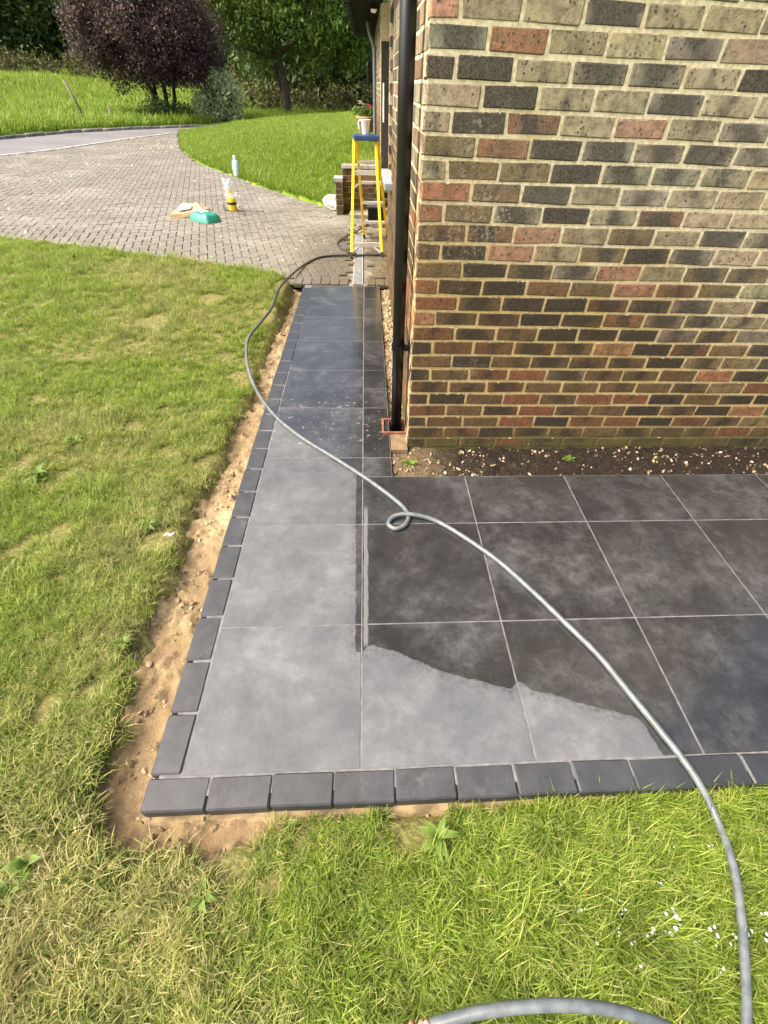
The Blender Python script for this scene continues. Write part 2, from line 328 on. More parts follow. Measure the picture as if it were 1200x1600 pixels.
def paver_mat(src):
    t = NT('paver_'+src); P = t.pos(); rnd = t.n('ObjectInfo').outputs['Random'] if src == 'object' else t.attr('brnd')
    f1 = t.noise(P, .8, 4, .6); f2 = t.noise(P, 45, 5, .7); f3 = t.noise(P, 14, 4, .6)
    c = t.ramp(rnd, [(0, (.108, .098, .075)), (.35, (.142, .131, .104)), (.7, (.16, .148, .12)), (1, (.137, .132, .114))])
    c = t.mix(t.ss(.35, .7, f3, 0, .5), c, (.21, .195, .158)); c = t.mix(t.ss(.35, .65, f2, 0, .45), c, (.085, .077, .056)); c = t.mix(t.ss(.45, .7, f1, 0, .6), c, (.225, .21, .175))
    s = t.n('SeparateXYZ'); t.set(s, 0, P); x, y = s.outputs[0], s.outputs[1]
    wt = t.math('MULTIPLY', t.ss(-1.1, -.4, t.math('ADD', x, t.math('MULTIPLY', t.math('SUBTRACT', f1, .5), 1.6))), t.ss(8.6, 7.2, y))
    c = t.mix(t.math('MULTIPLY', wt, .75), c, (.085, .066, .036))
    t.bump(f2, .5, .005); return t.p(Base_Color=c, Roughness=t.ss(0, 1, wt, .88, .35), Specular_IOR_Level=.35)
M_PAVER = paver_mat('object'); M_PAVERA = paver_mat('attr')
M_JOINT = plain('joint_sand_and_moss', (.135, .12, .086), .95, nz=.5, nsc=6)
M_KERB = plain('pale_kerb_concrete', (.30, .28, .25), .9, nz=.3, nsc=8, bump=.4)
M_DARKKERB = plain('mossy_kerb_concrete', (.17, .155, .125), .95, nz=.4, nsc=8, bump=.4)

def leaf_mat(name, cols, trans=.35, src='lc', rough=.55, dry=None, vary=False):
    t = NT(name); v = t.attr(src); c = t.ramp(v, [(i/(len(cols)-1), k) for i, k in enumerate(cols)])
    if dry:
        d = t.attr('dry', 'INSTANCER'); c = t.mix(t.ss(0, 1, t.math('ADD', d, t.math('MULTIPLY', t.math('SUBTRACT', v, .5), .9)), 0, 1), c, t.ramp(v, [(0, dry[0]), (1, dry[1])]))
    if vary: c = t.mix(1.0, c, t.ramp(t.noise(t.pos(), 5.5, 5, .65), [(.28, (.52, .52, .42)), (.5, (.94, .96, .88)), (.7, (1.2, 1.17, 1.08))]), 'MULTIPLY')
    t.p(Base_Color=c, Roughness=rough, Specular_IOR_Level=.3)
    tr = t.n('BsdfTranslucent'); t.set(tr, 'Color', t.mix(.3, c, (.25, .3, .03))); mx = t.n('MixShader'); t.set(mx, 0, trans)
    t.t.links.new(t.b.outputs[0], mx.inputs[1]); t.t.links.new(tr.outputs[0], mx.inputs[2]); t.t.links.new(mx.outputs[0], t.out.inputs[0]); return t.m
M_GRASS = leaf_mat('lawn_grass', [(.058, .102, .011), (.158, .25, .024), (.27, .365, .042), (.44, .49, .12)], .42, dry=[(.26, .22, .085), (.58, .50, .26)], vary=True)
M_FGRASS = leaf_mat('far_grass', [(.065, .135, .010), (.135, .235, .018), (.215, .315, .03), (.38, .42, .10)], .4)
M_WEED = leaf_mat('broad_weed_leaf', [(.08, .13, .02), (.13, .20, .03), (.20, .27, .06)], .3)
M_PURPLE = leaf_mat('purple_leaf', [(.013, .009, .013), (.038, .022, .031), (.074, .038, .046), (.17, .07, .068)], .15)
M_GREEN = leaf_mat('green_leaf', [(.022, .046, .010), (.055, .11, .018), (.10, .175, .028), (.17, .24, .042)], .3)
M_DARKG = leaf_mat('dark_leaf', [(.013, .028, .008), (.034, .065, .014), (.064, .11, .022), (.11, .16, .035)], .25)
M_SILVER = leaf_mat('silver_leaf', [(.10, .15, .05), (.24, .30, .13), (.42, .47, .26), (.66, .66, .46)], .3)
M_SCRUB = leaf_mat('bramble_scrub', [(.022, .026, .009), (.045, .05, .016), (.075, .065, .027), (.10, .11, .028)], .2)
M_BARK = plain('bark', (.06, .05, .035), .95, nz=.5, nsc=9, bump=.8)
M_POST = plain('weathered_timber', (.16, .135, .10), .9, nz=.4, nsc=14, bump=.5)
def stone_mat():
    t = NT('loose_stone'); v = t.attr('tone', 'INSTANCER'); q = t.n('TexCoord').outputs['Object']; f = t.noise(q, 3, 4, .6)
    c = t.ramp(v, [(0, (.05, .04, .028)), (.35, (.18, .13, .07)), (.65, (.34, .26, .15)), (.9, (.50, .43, .31)), (1, (.62, .58, .5))]); c = t.mix(t.ss(.4, .7, f, 0, .5), c, (.25, .18, .1))
    return t.p(Base_Color=c, Roughness=.9, Specular_IOR_Level=.25)
M_STONE = stone_mat()
M_BLACKPVC = plain('black_pvc', (.004, .004, .0045), .32, nz=.2, nsc=8, spec=.3)
M_BLACKPAINT = plain('black_stained_timber', (.006, .0055, .005), .9, nz=.3, nsc=10, spec=.1)
M_ROOF = plain('dark_roof_tile', (.035, .03, .027), .85, nz=.4, nsc=12, bump=.4)
M_TERRA = plain('terracotta', (.20, .075, .038), .8, nz=.3, nsc=20, bump=.3)
M_CEMENT = plain('brown_stained_cement', (.15, .10, .05), .95, nz=.3, nsc=16, bump=.5)
M_PIT = plain('wet_dark_pit', (.02, .018, .018), .5)
M_SILL = plain('grey_stone_sill', (.24, .27, .28), .7, nz=.2, nsc=10)
M_GLASS = plain('dark_window_glass', (.015, .018, .02), .06)
M_FRAME = plain('dark_frame_paint', (.025, .027, .03), .4)
M_GREYPVC = plain('grey_pvc', (.12, .13, .15), .35)
M_WHITE = plain('white_plastic', (.75, .74, .70), .4, nz=.05)
M_YELLOW = plain('yellow_fibreglass', (.72, .50, .012), .4, nz=.1, nsc=12)
M_ALU = plain('aluminium', (.72, .71, .68), .35, metal=.55, nz=.1)
M_BLUE = plain('blue_plastic', (.02, .06, .16), .45)
M_RUBBER = plain('black_rubber', (.02, .02, .02), .8)
M_STEEL = plain('galvanised_channel', (.17, .175, .17), .5, metal=.1, nz=.3)
def hose_mat():
    t = NT('grey_hose_pvc'); P = t.pos(); s = t.n('SeparateXYZ'); t.set(s, 0, P); f = t.noise(P, 30, 4)
    c = t.mix(t.ss(.3, .7, f), (.072, .086, .09), (.125, .143, .148)); c = t.mix(t.ss(3.2, 4.6, s.outputs[1]), c, (.03, .03, .022)); c = t.mix(t.math('MULTIPLY', t.ss(.55, .68, t.noise(P, 12, 5, .7)), .45), c, (.09, .07, .045)); t.bump(t.noise(P, 220, 2), .15, .001); return t.p(Base_Color=c, Roughness=.38)
M_HOSE = hose_mat()
def foam_mat():
    t = NT('soap_foam'); t.p(Base_Color=(.60, .62, .62), Roughness=.3, Alpha=.7); t.bump(t.noise(t.pos(), 400, 3), .5, .003); return t.m
M_FOAM = foam_mat()
def clear_mat():
    t = NT('clear_plastic'); t.p(Base_Color=(.85, .9, .92), Roughness=.15, Transmission_Weight=.6, Alpha=.75); return t.m
M_CLEAR = clear_mat()

# ------------------------------------------------------------------ instanced small stuff (grass tufts, stones)
def tuft(seed, n, L, W, spread, lean, mat, flat=0.0):
    rg = random.Random(seed); V = []; F = []; T = []
    for _ in range(n):
        a = rg.uniform(0, 6.283); r = spread*math.sqrt(rg.random()); x, y = r*math.cos(a), r*math.sin(a)
        h = rg.uniform(0, 6.283); ln = L*rg.uniform(.5, 1.15); le = lean*rg.uniform(.3, 1.4) + flat; wd = W*rg.uniform(.6, 1.2); tn = rg.random()
        dx, dy = math.cos(h), math.sin(h); sx, sy = -dy*wd/2, dx*wd/2; px, py, pz = x, y, -.006; ang = math.pi/2 - le*.35; b = len(V)
        tw = rg.uniform(-.5, .5)
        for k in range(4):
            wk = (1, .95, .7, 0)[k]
            if k < 3: V += [(px-sx*wk, py-sy*wk, pz), (px+sx*wk, py+sy*wk, pz)]; T += [tn*(.38+.26*k)]*2  # blades darker towards the root: shade deep in the tuft put into colour
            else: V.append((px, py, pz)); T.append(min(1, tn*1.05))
            st = ln/3; px += dx*math.cos(ang)*st - dy*tw*.01; py += dy*math.cos(ang)*st + dx*tw*.01; pz += math.sin(ang)*st; ang -= le*.52
        F += [(b, b+1, b+3, b+2), (b+2, b+3, b+5, b+4), (b+4, b+5, b+6)]
    me = mesh('tuft', V, F, mat); fattr(me, 'lc', T); return me
def rock(seed):
    rg = random.Random(seed); bm = bmesh.new(); bmesh.ops.create_icosphere(bm, subdivisions=1, radius=1)
    s = Vector((rg.uniform(.7, 1.3), rg.uniform(.6, 1.1), rg.uniform(.4, .8)))
    for v in bm.verts: v.co = Vector((v.co.x*s.x, v.co.y*s.y, v.co.z*s.z))*rg.uniform(.75, 1.2)
    me = bpy.data.meshes.new('rock'); bm.to_mesh(me); bm.free(); me.materials.append(M_STONE); return me
def collect(name, meshes):
    c = bpy.data.collections.new(name)
    for i, me in enumerate(meshes): c.objects.link(bpy.data.objects.new('%s_%02d' % (name, i), me))
    return c
def scatter(name, coll, nk, P, rot, scl, extra, label, cat):
    me = bpy.data.meshes.new(name); me.from_pydata(np.asarray(P), [], []); n = len(P)
    fattr(me, 'rot', rot, typ='FLOAT_VECTOR'); fattr(me, 'scl', scl); fattr(me, 'kidx', RNG.integers(0, nk, n).astype(np.int32), typ='INT')
    for k, v in extra.items(): fattr(me, k, v)
    o = ob(name, me); tag(o, label, cat, kind='stuff')
    ng = bpy.data.node_groups.new(name+'_nodes', 'GeometryNodeTree'); ng.is_modifier = True
    ng.interface.new_socket('Geometry', in_out='INPUT', socket_type='NodeSocketGeometry'); ng.interface.new_socket('Geometry', in_out='OUTPUT', socket_type='NodeSocketGeometry')
    N = ng.nodes.new; L = ng.links.new; gi = N('NodeGroupInput'); go = N('NodeGroupOutput'); mp = N('GeometryNodeMeshToPoints'); ip = N('GeometryNodeInstanceOnPoints')
    ci = N('GeometryNodeCollectionInfo'); ci.inputs[0].default_value = coll; ci.inputs['Separate Children'].default_value = True; ci.inputs['Reset Children'].default_value = True
    def na(nm, ty): a = N('GeometryNodeInputNamedAttribute'); a.data_type = ty; a.inputs['Name'].default_value = nm; return [s for s in a.outputs if s.enabled][0]
    L(gi.outputs[0], mp.inputs[0]); L(mp.outputs[0], ip.inputs['Points']); L(ci.outputs[0], ip.inputs['Instance']); ip.inputs['Pick Instance'].default_value = True
    L(na('kidx', 'INT'), ip.inputs['Instance Index'])
    e = N('FunctionNodeEulerToRotation'); L(na('rot', 'FLOAT_VECTOR'), e.inputs[0]); L(e.outputs[0], ip.inputs['Rotation']); L(na('scl', 'FLOAT'), ip.inputs['Scale'])
    L(ip.outputs[0], go.inputs[0]); md = o.modifiers.new('scatter', 'NODES'); md.node_group = ng
    return o
def randrot(n, tilt=.15): return np.stack([RNG.normal(0, tilt, n), RNG.normal(0, tilt, n), RNG.uniform(0, 6.283, n)], 1)
def inview(P, mu=260, mv=260):
    u, v, z = PX(P); return (z > .1) & (u > -mu) & (u < 1200+mu) & (v > -mv) & (v < 1600+mv)

# ------------------------------------------------------------------ outlines of the place (metres)
TR = .603
PATH_END = 5.2; XL, XR, XO = -.592, .175, -.694           # left tile edge, right path edge, outer edge of the blocks
GRASS_EDGE = [(-.84, 5.28), (-.81, 4.66), (-.81, 4.11), (-.84, 3.44), (-.81, 2.69), (-.88, 2.32), (-.87, 1.73), (-.92, 1.27), (-.89, .88), (-.93, .6), (-.89, .42), (-.87, .14), (-.89, -.02), (-.84, -.13), (-.70, -.21), (-.48, -.185), (-.31, -.145), (-.17, -.118), (.07, -.108), (.59, -.103), (1.36, -.102), (4.2, -.102)]
DRIVE_NEAR0 = [(-9.5, 8.6), (-6.5, 7.25), (-4.8, 6.75), (-3.88, 6.5), (-2.93, 6.11), (-2.08, 5.8), (-1.26, 5.49), (-.91, 5.31)]
DRIVE_NEAR = [(x_ + .05, y_ + .13) for x_, y_ in DRIVE_NEAR0[:-1]] + [(-.88, 5.36)]
LAWN = GRASS_EDGE + [(4.2, -3), (-9.5, -3)] + DRIVE_NEAR
DRIVE_LAWN2 = [(-7.12, 23.25), (-5.63, 18.28), (-4.42, 15.39), (-3.4, 13.77), (-2.34, 12.01), (-1.53, 10.94), (-.82, 9.89), (-.32, 9.26)]
DRIVE_ROAD = [(-12.5, 10.5), (-9.9, 14.2), (-8.9, 17.3), (-8.26, 21.1), (-7.5, 24.2)]
DRIVE = [(-.91, 5.31), (-.8, 5.215), (.75, 5.215), (.75, 9.3), (-.32, 9.3)] + DRIVE_LAWN2[::-1][1:] + DRIVE_ROAD[::-1] + DRIVE_NEAR0
ROAD_FAR = [(-15.2, 11.5), (-13.2, 16), (-11.79, 19.71), (-11.0, 22.69), (-9.67, 25.05), (-8.4, 26.84), (-5.37, 30.22), (-.38, 35.25), (6, 40)]
LAWN2 = [(.29, 9.3), (.29, 16.6), (3.5, 17), (3.5, 33), (-1, 30.4), (-5, 26.4)] + [(-7.3, 24.0)] + DRIVE_LAWN2
def lawn_z(X, Y):
    base = -.03 - .028*sstep(.9, -.05, Y) + .055*sstep(3, 5, Y)
    base = base + (fbm(X, Y, .7, 11)-.5)*.045 + (fbm(X, Y, .12, 12)-.5)*.022
    ins = inside(LAWN, X, Y); d = segdist(LAWN, X, Y) + (fbm(X+.3*Y, Y-.3*X, .16, 5)-.5)*(.04+.08*sstep(-.3, -.7, X))
    sd_ = np.where(ins, d, -d)
    return base - .17*sstep(.03, -.05, sd_)
def lawn2_z(X, Y):
    d = segdist(DRIVE_LAWN2, X, Y, False); ins = inside(LAWN2, X, Y)
    k = np.clip((X+8.5)/8.5, 0.12, 1)
    z = .02 + .62*k*sstep(-.3, 3.2, d) + (fbm(X, Y, .8, 31)-.5)*.06
    z = np.where((Y < 10.2) & (X > -.45), np.maximum(z, .60), z)
    return np.where(ins, z, -.3)
def field_z(X, Y):
    d = segdist(ROAD_FAR, X, Y, False)
    a = np.array(ROAD_FAR); north = inside(ROAD_FAR + [(60, 80), (60, 900), (-900, 900), (-900, 11.5)], X, Y)
    r = np.where(north, d, 0.0)
    return -.16 + np.where(north, .20*sstep(0, .5, r) + 1.35*sstep(2, 34, r) + .01*np.maximum(r-34, 0) + (fbm(X, Y, 4, 77)-.5)*.35*sstep(1, 6, r), 0)

# ------------------------------------------------------------------ ground sheets
V = []; 
xs = np.concatenate([np.linspace(-900, -70, 12), np.linspace(-60, 50, 111), np.linspace(60, 900, 12)])
ys = np.concatenate([np.linspace(-300, -20, 6), np.linspace(-10, 90, 101), np.linspace(100, 1500, 14)])
X, Y = np.meshgrid(xs, ys); Z = field_z(X, Y); V = np.stack([X.ravel(), Y.ravel(), Z.ravel()], 1); nx, ny = len(xs), len(ys); I = np.arange(nx*ny).reshape(ny, nx)
F = np.stack([I[:-1, :-1].ravel(), I[:-1, 1:].ravel(), I[1:, 1:].ravel(), I[1:, :-1].ravel()], 1)
tag(ob('ground', mesh('ground', V, F, M_MEADOW, True)), 'green meadow ground rising gently beyond the road', kind='structure')
lawn, _ = grid(-9.5, 4.2, -3, 8.8, .05, lawn_z, M_THATCH, 'lawn'); tag(lawn, 'patchy garden lawn around the dark paving', kind='structure')
def trench_z(X, Y): return -.088 + (fbm(X, Y, .35, 3)-.5)*.05 + (fbm(X+.4*Y, Y-.4*X, .075, 4, 4)-.5)*.05 - .015*sstep(.5, -.1, Y) + np.maximum(0, fbm(X-.4*Y, Y+.4*X, .045, 44, 3)-.56)*.12
trench, _ = grid(-1.35, 1.7, -.55, 5.34, .014, trench_z, M_SAND, 'soil_trench', keep=lambda x, y: ((x < -.6) | (y < -.05) | (y > 5.1)))
tag(trench, 'bare sandy trench between lawn and paving', kind='structure')
def bed_z(X, Y): return -.024 + (fbm(X, Y, .3, 8)-.5)*.035 + (fbm(X+.4*Y, Y-.4*X, .06, 9, 3)-.5)*.045
bed, _ = grid(.182, 3.7, 1.628, 1.95, .016, bed_z, M_SOIL, 'soil_bed'); tag(bed, 'narrow dark soil bed at foot of brick wall', kind='structure')
strip, _ = grid(.182, .30, 2.28, 5.2, .018, lambda x, y: bed_z(x, y)-.02, M_SAND, 'gravel_strip'); tag(strip, 'narrow stony strip between path and house wall', kind='structure')
lawn2, _ = grid(-8, 3.5, 9.2, 33, .2, lawn2_z, M_MEADOW, 'raised_lawn', keep=lambda x, y: inside(LAWN2, x, y)); tag(lawn2, 'raised bright lawn beyond the block driveway', kind='structure')
# road
rn = DRIVE_ROAD[:-1] + [(-7.5, 24.2), (-5, 26.6), (-1, 30.6), (6, 36)]; rf = [(-13.4, 15.6)] + ROAD_FAR[2:]
def resample(L, n):
    L = np.array(L, float); s = np.r_[0, np.cumsum(np.hypot(*np.diff(L, axis=0).T))]; q = np.linspace(0, s[-1], n)
    return np.stack([np.interp(q, s, L[:, 0]), np.interp(q, s, L[:, 1])], 1)
a = resample([(-24, -2)] + rn, 60); b = resample([(-28, 2), (-17.5, 10)] + rf, 60)
V = [(*p, .004) for p in a] + [(*p, .004) for p in b]
tag(ob('road', mesh('road', V, [(i, i+1, 61+i, 60+i) for i in range(59)], M_ROAD)), 'grey asphalt lane curving past the driveway', kind='structure')
# kerb of laid stones on the far side of the road
kerb = tag(bpy.data.objects.new('kerb', None), 'low dark stone kerb along the far road edge', kind='structure'); link(kerb)
kl = resample([(-15.2, 11.5)] + ROAD_FAR[1:], 400); kd = np.r_[0, np.cumsum(np.hypot(*np.diff(kl, axis=0).T))]
kms = []
for k in range(4): me = bevel_box((.86, .13, .2), .025, .02, k); me.materials.append(M_DARKKERB); kms.append(me)
s = 0
while s < kd[-1]-.5:
    i = int(np.searchsorted(kd, s+.45)); p = kl[i]; q = kl[min(i+1, 399)]; an = math.atan2(q[1]-p[1], q[0]-p[0])
    ob('kerb_stone', random.choice(kms), kerb, (p[0], p[1], -.012+random.uniform(-.012, .012)), (random.uniform(-.03, .03), 0, an)); s += .9
# pale flush edging between drive and road
edg = tag(bpy.data.objects.new('road_edging', None), 'pale flush edging stones between driveway and road', kind='structure'); link(edg)
kl = resample(DRIVE_ROAD, 300); kd = np.r_[0, np.cumsum(np.hypot(*np.diff(kl, axis=0).T))]; s = 0; kms = []
for k in range(3): me = bevel_box((.88, .14, .08), .012, .006, k); me.materials.append(M_KERB); kms.append(me)
while s < kd[-1]-.5:
    i = int(np.searchsorted(kd, s+.45)); p = kl[i]; q = kl[min(i+1, 299)]; an = math.atan2(q[1]-p[1], q[0]-p[0])
    ob('edging_stone', random.choice(kms), edg, (p[0], p[1], -.008), (0, 0, an)); s += .9

# ------------------------------------------------------------------ driveway of block pavers in herringbone
dp = np.array(DRIVE); V = [(*p, -.006) for p in DRIVE]
drive = tag(ob('driveway', mesh('driveway', V, [tuple(range(len(DRIVE)))[::-1]], M_JOINT)), 'beige block paved driveway laid in herringbone', kind='structure')
bm = bmesh.new(); bm.from_mesh(drive.data); bmesh.ops.triangulate(bm, faces=list(bm.faces)); bmesh.ops.recalc_face_normals(bm, faces=list(bm.faces)); bm.to_mesh(drive.data); bm.free()
PW, PL = .105, .21; cells = []; an = R(14); ca, sa = math.cos(an), math.sin(an); org = np.array([-3.0, 9.0])
for i in range(-150, 151):
    for j in range(-170, 171):
        k = (i-j) % 4
        if k == 0: c0 = ((i+1)*PW, (j+.5)*PW, 0)
        elif k == 3: c0 = ((i+.5)*PW, (j+1)*PW, 1)
        else: continue
        cells.append((org[0]+ca*c0[0]-sa*c0[1], org[1]+sa*c0[0]+ca*c0[1], c0[2]))
cells = np.array(cells)
# herringbone: horizontal block covers (i,j),(i+1,j); vertical covers (i,j),(i,j+1)
ok = inside(DRIVE, cells[:, 0], cells[:, 1]) & (segdist(DRIVE, cells[:, 0], cells[:, 1]) > .07) & inview(np.c_[cells[:, :2], np.zeros(len(cells))], 200, 200)
ok &= ~((cells[:, 0] > -.20) & (cells[:, 0] < .06) & (cells[:, 1] < 8.2)) & ~((cells[:, 1] < 5.40) & (cells[:, 0] > -.92))
cells = cells[ok]; u, v, z = PX(np.c_[cells[:, :2], np.zeros(len(cells))]); vis = (u > 0) & (u < 600) & (v > 0)
order = np.argsort(np.where(vis, z, 1e6)); pms = []
for k in range(5): me = bevel_box((.2, .1, .05), .007, .0025, k+50); me.materials.append(M_PAVER); pms.append(me)
for q in order[:300]:
    x, y, kd_ = cells[q]; ob('paver', random.choice(pms), drive, (x, y, -.022+.012+random.uniform(-.002, .003)), (random.gauss(0, .006), random.gauss(0, .006), an+kd_*math.pi/2+random.gauss(0, .006)))
# the farther pavers, one mass
rest = cells[order[300:]]; n = len(rest); th = an + rest[:, 2]*math.pi/2 + RNG.normal(0, .006, n); zt = .015 + RNG.uniform(-.003, .003, n)
def mass_boxes(name, C, th, L, W, zt, zb, ins=.006):
    n = len(C); ct, st = np.cos(th), np.sin(th); V = np.zeros((n, 8, 3))
    for k, (a, b) in enumerate(((-1, -1), (1, -1), (1, 1), (-1, 1))):
        for lv, (f, zz) in enumerate(((1, zb), (0, zt))):
            x = a*(L/2-(0 if lv == 0 else ins)); y = b*(W/2-(0 if lv == 0 else ins))
            V[:, lv*4+k, 0] = C[:, 0]+ct*x-st*y; V[:, lv*4+k, 1] = C[:, 1]+st*x+ct*y; V[:, lv*4+k, 2] = zz
    F0 = np.array([(4, 5, 6, 7), (0, 1, 5, 4), (1, 2, 6, 5), (2, 3, 7, 6), (3, 0, 4, 7)]); F = (F0[None] + 8*np.arange(n)[:, None, None]).reshape(-1, 4)
    return V.reshape(-1, 3), F
V, F = mass_boxes('p', rest, th, .203, .103, zt, -.02, .003); me = mesh('far_pavers', V, F, M_PAVERA); fattr(me, 'brnd', np.repeat(RNG.random(n), 8)); tag(ob('far_pavers', me, drive), kind='stuff')
# soldier rows where drive meets path
for k in range(11):
    x = -.80+.05 + k*.1045
    if -.17 < x < -.01: continue
    ob('paver', random.choice(pms), drive, (x, 5.322, -.01+random.uniform(-.002, .002)), (0, 0, math.pi/2+random.gauss(0, .008)))

# ------------------------------------------------------------------ patio: slabs, edging blocks
V = [(XO+.03, -.06, 0), (4.1, -.06, 0), (4.1, 1.622, 0), (XR, 1.622, 0), (XR, PATH_END, 0), (XO+.03, PATH_END, 0)]
V = [(x, y, -.0014) for x, y, z in V] + [(x, y, -.16) for x, y, z in V]
F = [(0, 1, 2, 3), (0, 3, 4, 5)] + [(i, i+6, (i+1) % 6+6, (i+1) % 6) for i in range(6)]
patio = tag(ob('patio', mesh('patio', V, F, M_GROUT)), 'dark grey slab patio and path with block edging', kind='structure')
ROWS = [0, .585, 1.213, 1.817, 2.43, 3.03, 3.62, 4.21, 4.77, PATH_END]; J = .0026
def tile(x0, x1, y0, y1):
    d = (x1-x0-2*J, y1-y0-2*J, .02); me = bevel_box(d, .0015); me.materials.append(M_TILE)
    ob('tile', me, patio, ((x0+x1)/2, (y0+y1)/2, -.01+random.uniform(-.0006, .0006)))
for r in range(9):
    y0, y1 = ROWS[r], ROWS[r+1]; tile(XL, 0, y0, y1)
    if r >= 3:
        if r == 4: tile(0, XR, y0, 2.72); tile(0, XR, 2.72, y1)
        else: tile(0, XR, y0, y1)
XC = [0, .605, 1.208, 1.813, 2.418, 3.022, 3.626, 4.1]
for r in range(2):
    for a_, b_ in zip(XC, XC[1:]): tile(a_, b_, ROWS[r], ROWS[r+1])
tile(0, XR, 1.622, ROWS[3]); tile(0, XC[1], ROWS[2], 1.622)
for a_, b_ in zip(XC[1:], XC[2:]): tile(a_, b_, ROWS[2], 1.622)
bms = []
for k in range(5): me = bevel_box((.2, .1, .06), .0055, .0012, 20+k); me.materials.append(M_BLOCK); bms.append(me)
for k in range(24):                       # front row
    ob('edging_block', random.choice(bms), patio, (-.594+k*.2024, -.0525+random.uniform(-.002, .002), -.0275+random.uniform(-.0015, .002)), (random.gauss(0, .006), random.gauss(0, .004), random.gauss(0, .006)))
k = 0; y = .006
while y < PATH_END-.15:                   # left row
    ob('edging_block', random.choice(bms), patio, (-.645+random.uniform(-.002, .002)+.012*sstep(2, 5, y), y+.105, -.0275+random.uniform(-.0015, .002)), (random.gauss(0, .006), random.gauss(0, .004), math.pi/2+random.gauss(0, .006)), (1.028, 1, 1)); y += .2125
hm = MB()
def haunch(p0, p1, out, n):
    Vv = []; Ff = []
    for i in range(n+1):
        t_ = i/n; x = p0[0]+(p1[0]-p0[0])*t_; y = p0[1]+(p1[1]-p0[1])*t_; o1 = .006+random.uniform(0, .006); o2 = .03+random.uniform(-.006, .008)
        Vv += [(x-out[0]*.02, y-out[1]*.02, -.052), (x+out[0]*o1, y+out[1]*o1, -.056-random.uniform(0, .006)), (x+out[0]*o2, y+out[1]*o2, -.16)]
    for i in range(n): Ff += [(3*i, 3*i+1, 3*i+4, 3*i+3), (3*i+1, 3*i+2, 3*i+5, 3*i+4)]
    hm.add(Vv, Ff)
haunch((XO-.005, -.103), (4.1, -.103), (0, -1), 150); haunch((XO-.002, PATH_END), (XO-.002, -.11), (-1, 0), 140)
hm.build('mortar_haunch', M_HAUNCH, patio, smooth=True)

# ------------------------------------------------------------------ house
XW, YW = .286, 1.951; CP = .0746; Z0 = -.018
house = thing('brick_house', (XW, YW, 0), 'weathered brown brick house corner standing beside the dark patio', 'house')
HO = np.array([XW, YW, 0])
def hpart(mb, name, mat, parent=None, **kw):
    o = mb.build(name, mat, parent if parent is not None else house, **kw)
    if parent is None: o.location = (-XW, -YW, 0)
    return o
REC0, REC1, YEND, HTOP = 5.95, 9.5, 16.5, 2.42
t_ = .0032                                 # bricks stand proud of the mortar
# front wall core
mb = MB(); mb.box(((XW+t_+3.9)/2, YW+.11, (HTOP-.2)/2), (3.9-XW-t_, .22-2*t_, HTOP+.2))
mb.add([(XW+t_, YW+t_, HTOP), (3.9, YW+t_, HTOP), (3.9, YW+t_, HTOP+2.6), (XW+t_, YW+.2, HTOP), (3.9, YW+.2, HTOP), (3.9, YW+.2, HTOP+2.6)], [(0, 1, 2), (5, 4, 3), (0, 2, 5, 3)])
wall_f = hpart(mb, 'front_wall', M_MORTAR)
mb = MB(); W0, W1, W2, W3 = 5.02, 5.72, .98, 2.1
for y0_, y1_, z0_, z1_ in ((YW+.22, W0, -.2, HTOP), (W1, REC0-t_, -.2, HTOP), (W0, W1, -.2, W2), (W0, W1, W3, HTOP)): mb.box((XW+t_+.11, (y0_+y1_)/2, (z0_+z1_)/2), (.22, y1_-y0_, z1_-z0_))
mb.box((XW+t_+.11, (REC1+t_+YEND)/2, (HTOP-.2)/2), (.22, YEND-REC1-t_, HTOP+.2)); mb.box((.95, (REC0+REC1)/2, (HTOP-.2)/2), (.22, REC1-REC0+.4, HTOP+.2))
mb.box((.62, REC1+.12, (HTOP-.2)/2), (.45, .2, HTOP+.2)); mb.box((.62, REC0-.12, (HTOP-.2)/2), (.45, .2, HTOP+.2))
wall_s = hpart(mb, 'side_wall', M_MORTAR)
KINDS = {'olive': ((.30, .25, .16), .38), 'grey': ((.24, .215, .165), .68), 'brown': ((.165, .115, .056), .5), 'black': ((.12, .092, .055), .86), 'red': ((.31, .125, .068), .22), 'redb': ((.20, .095, .05), .55), 'pink': ((.42, .225, .145), .1), 'tan': ((.36, .285, .18), .3)}
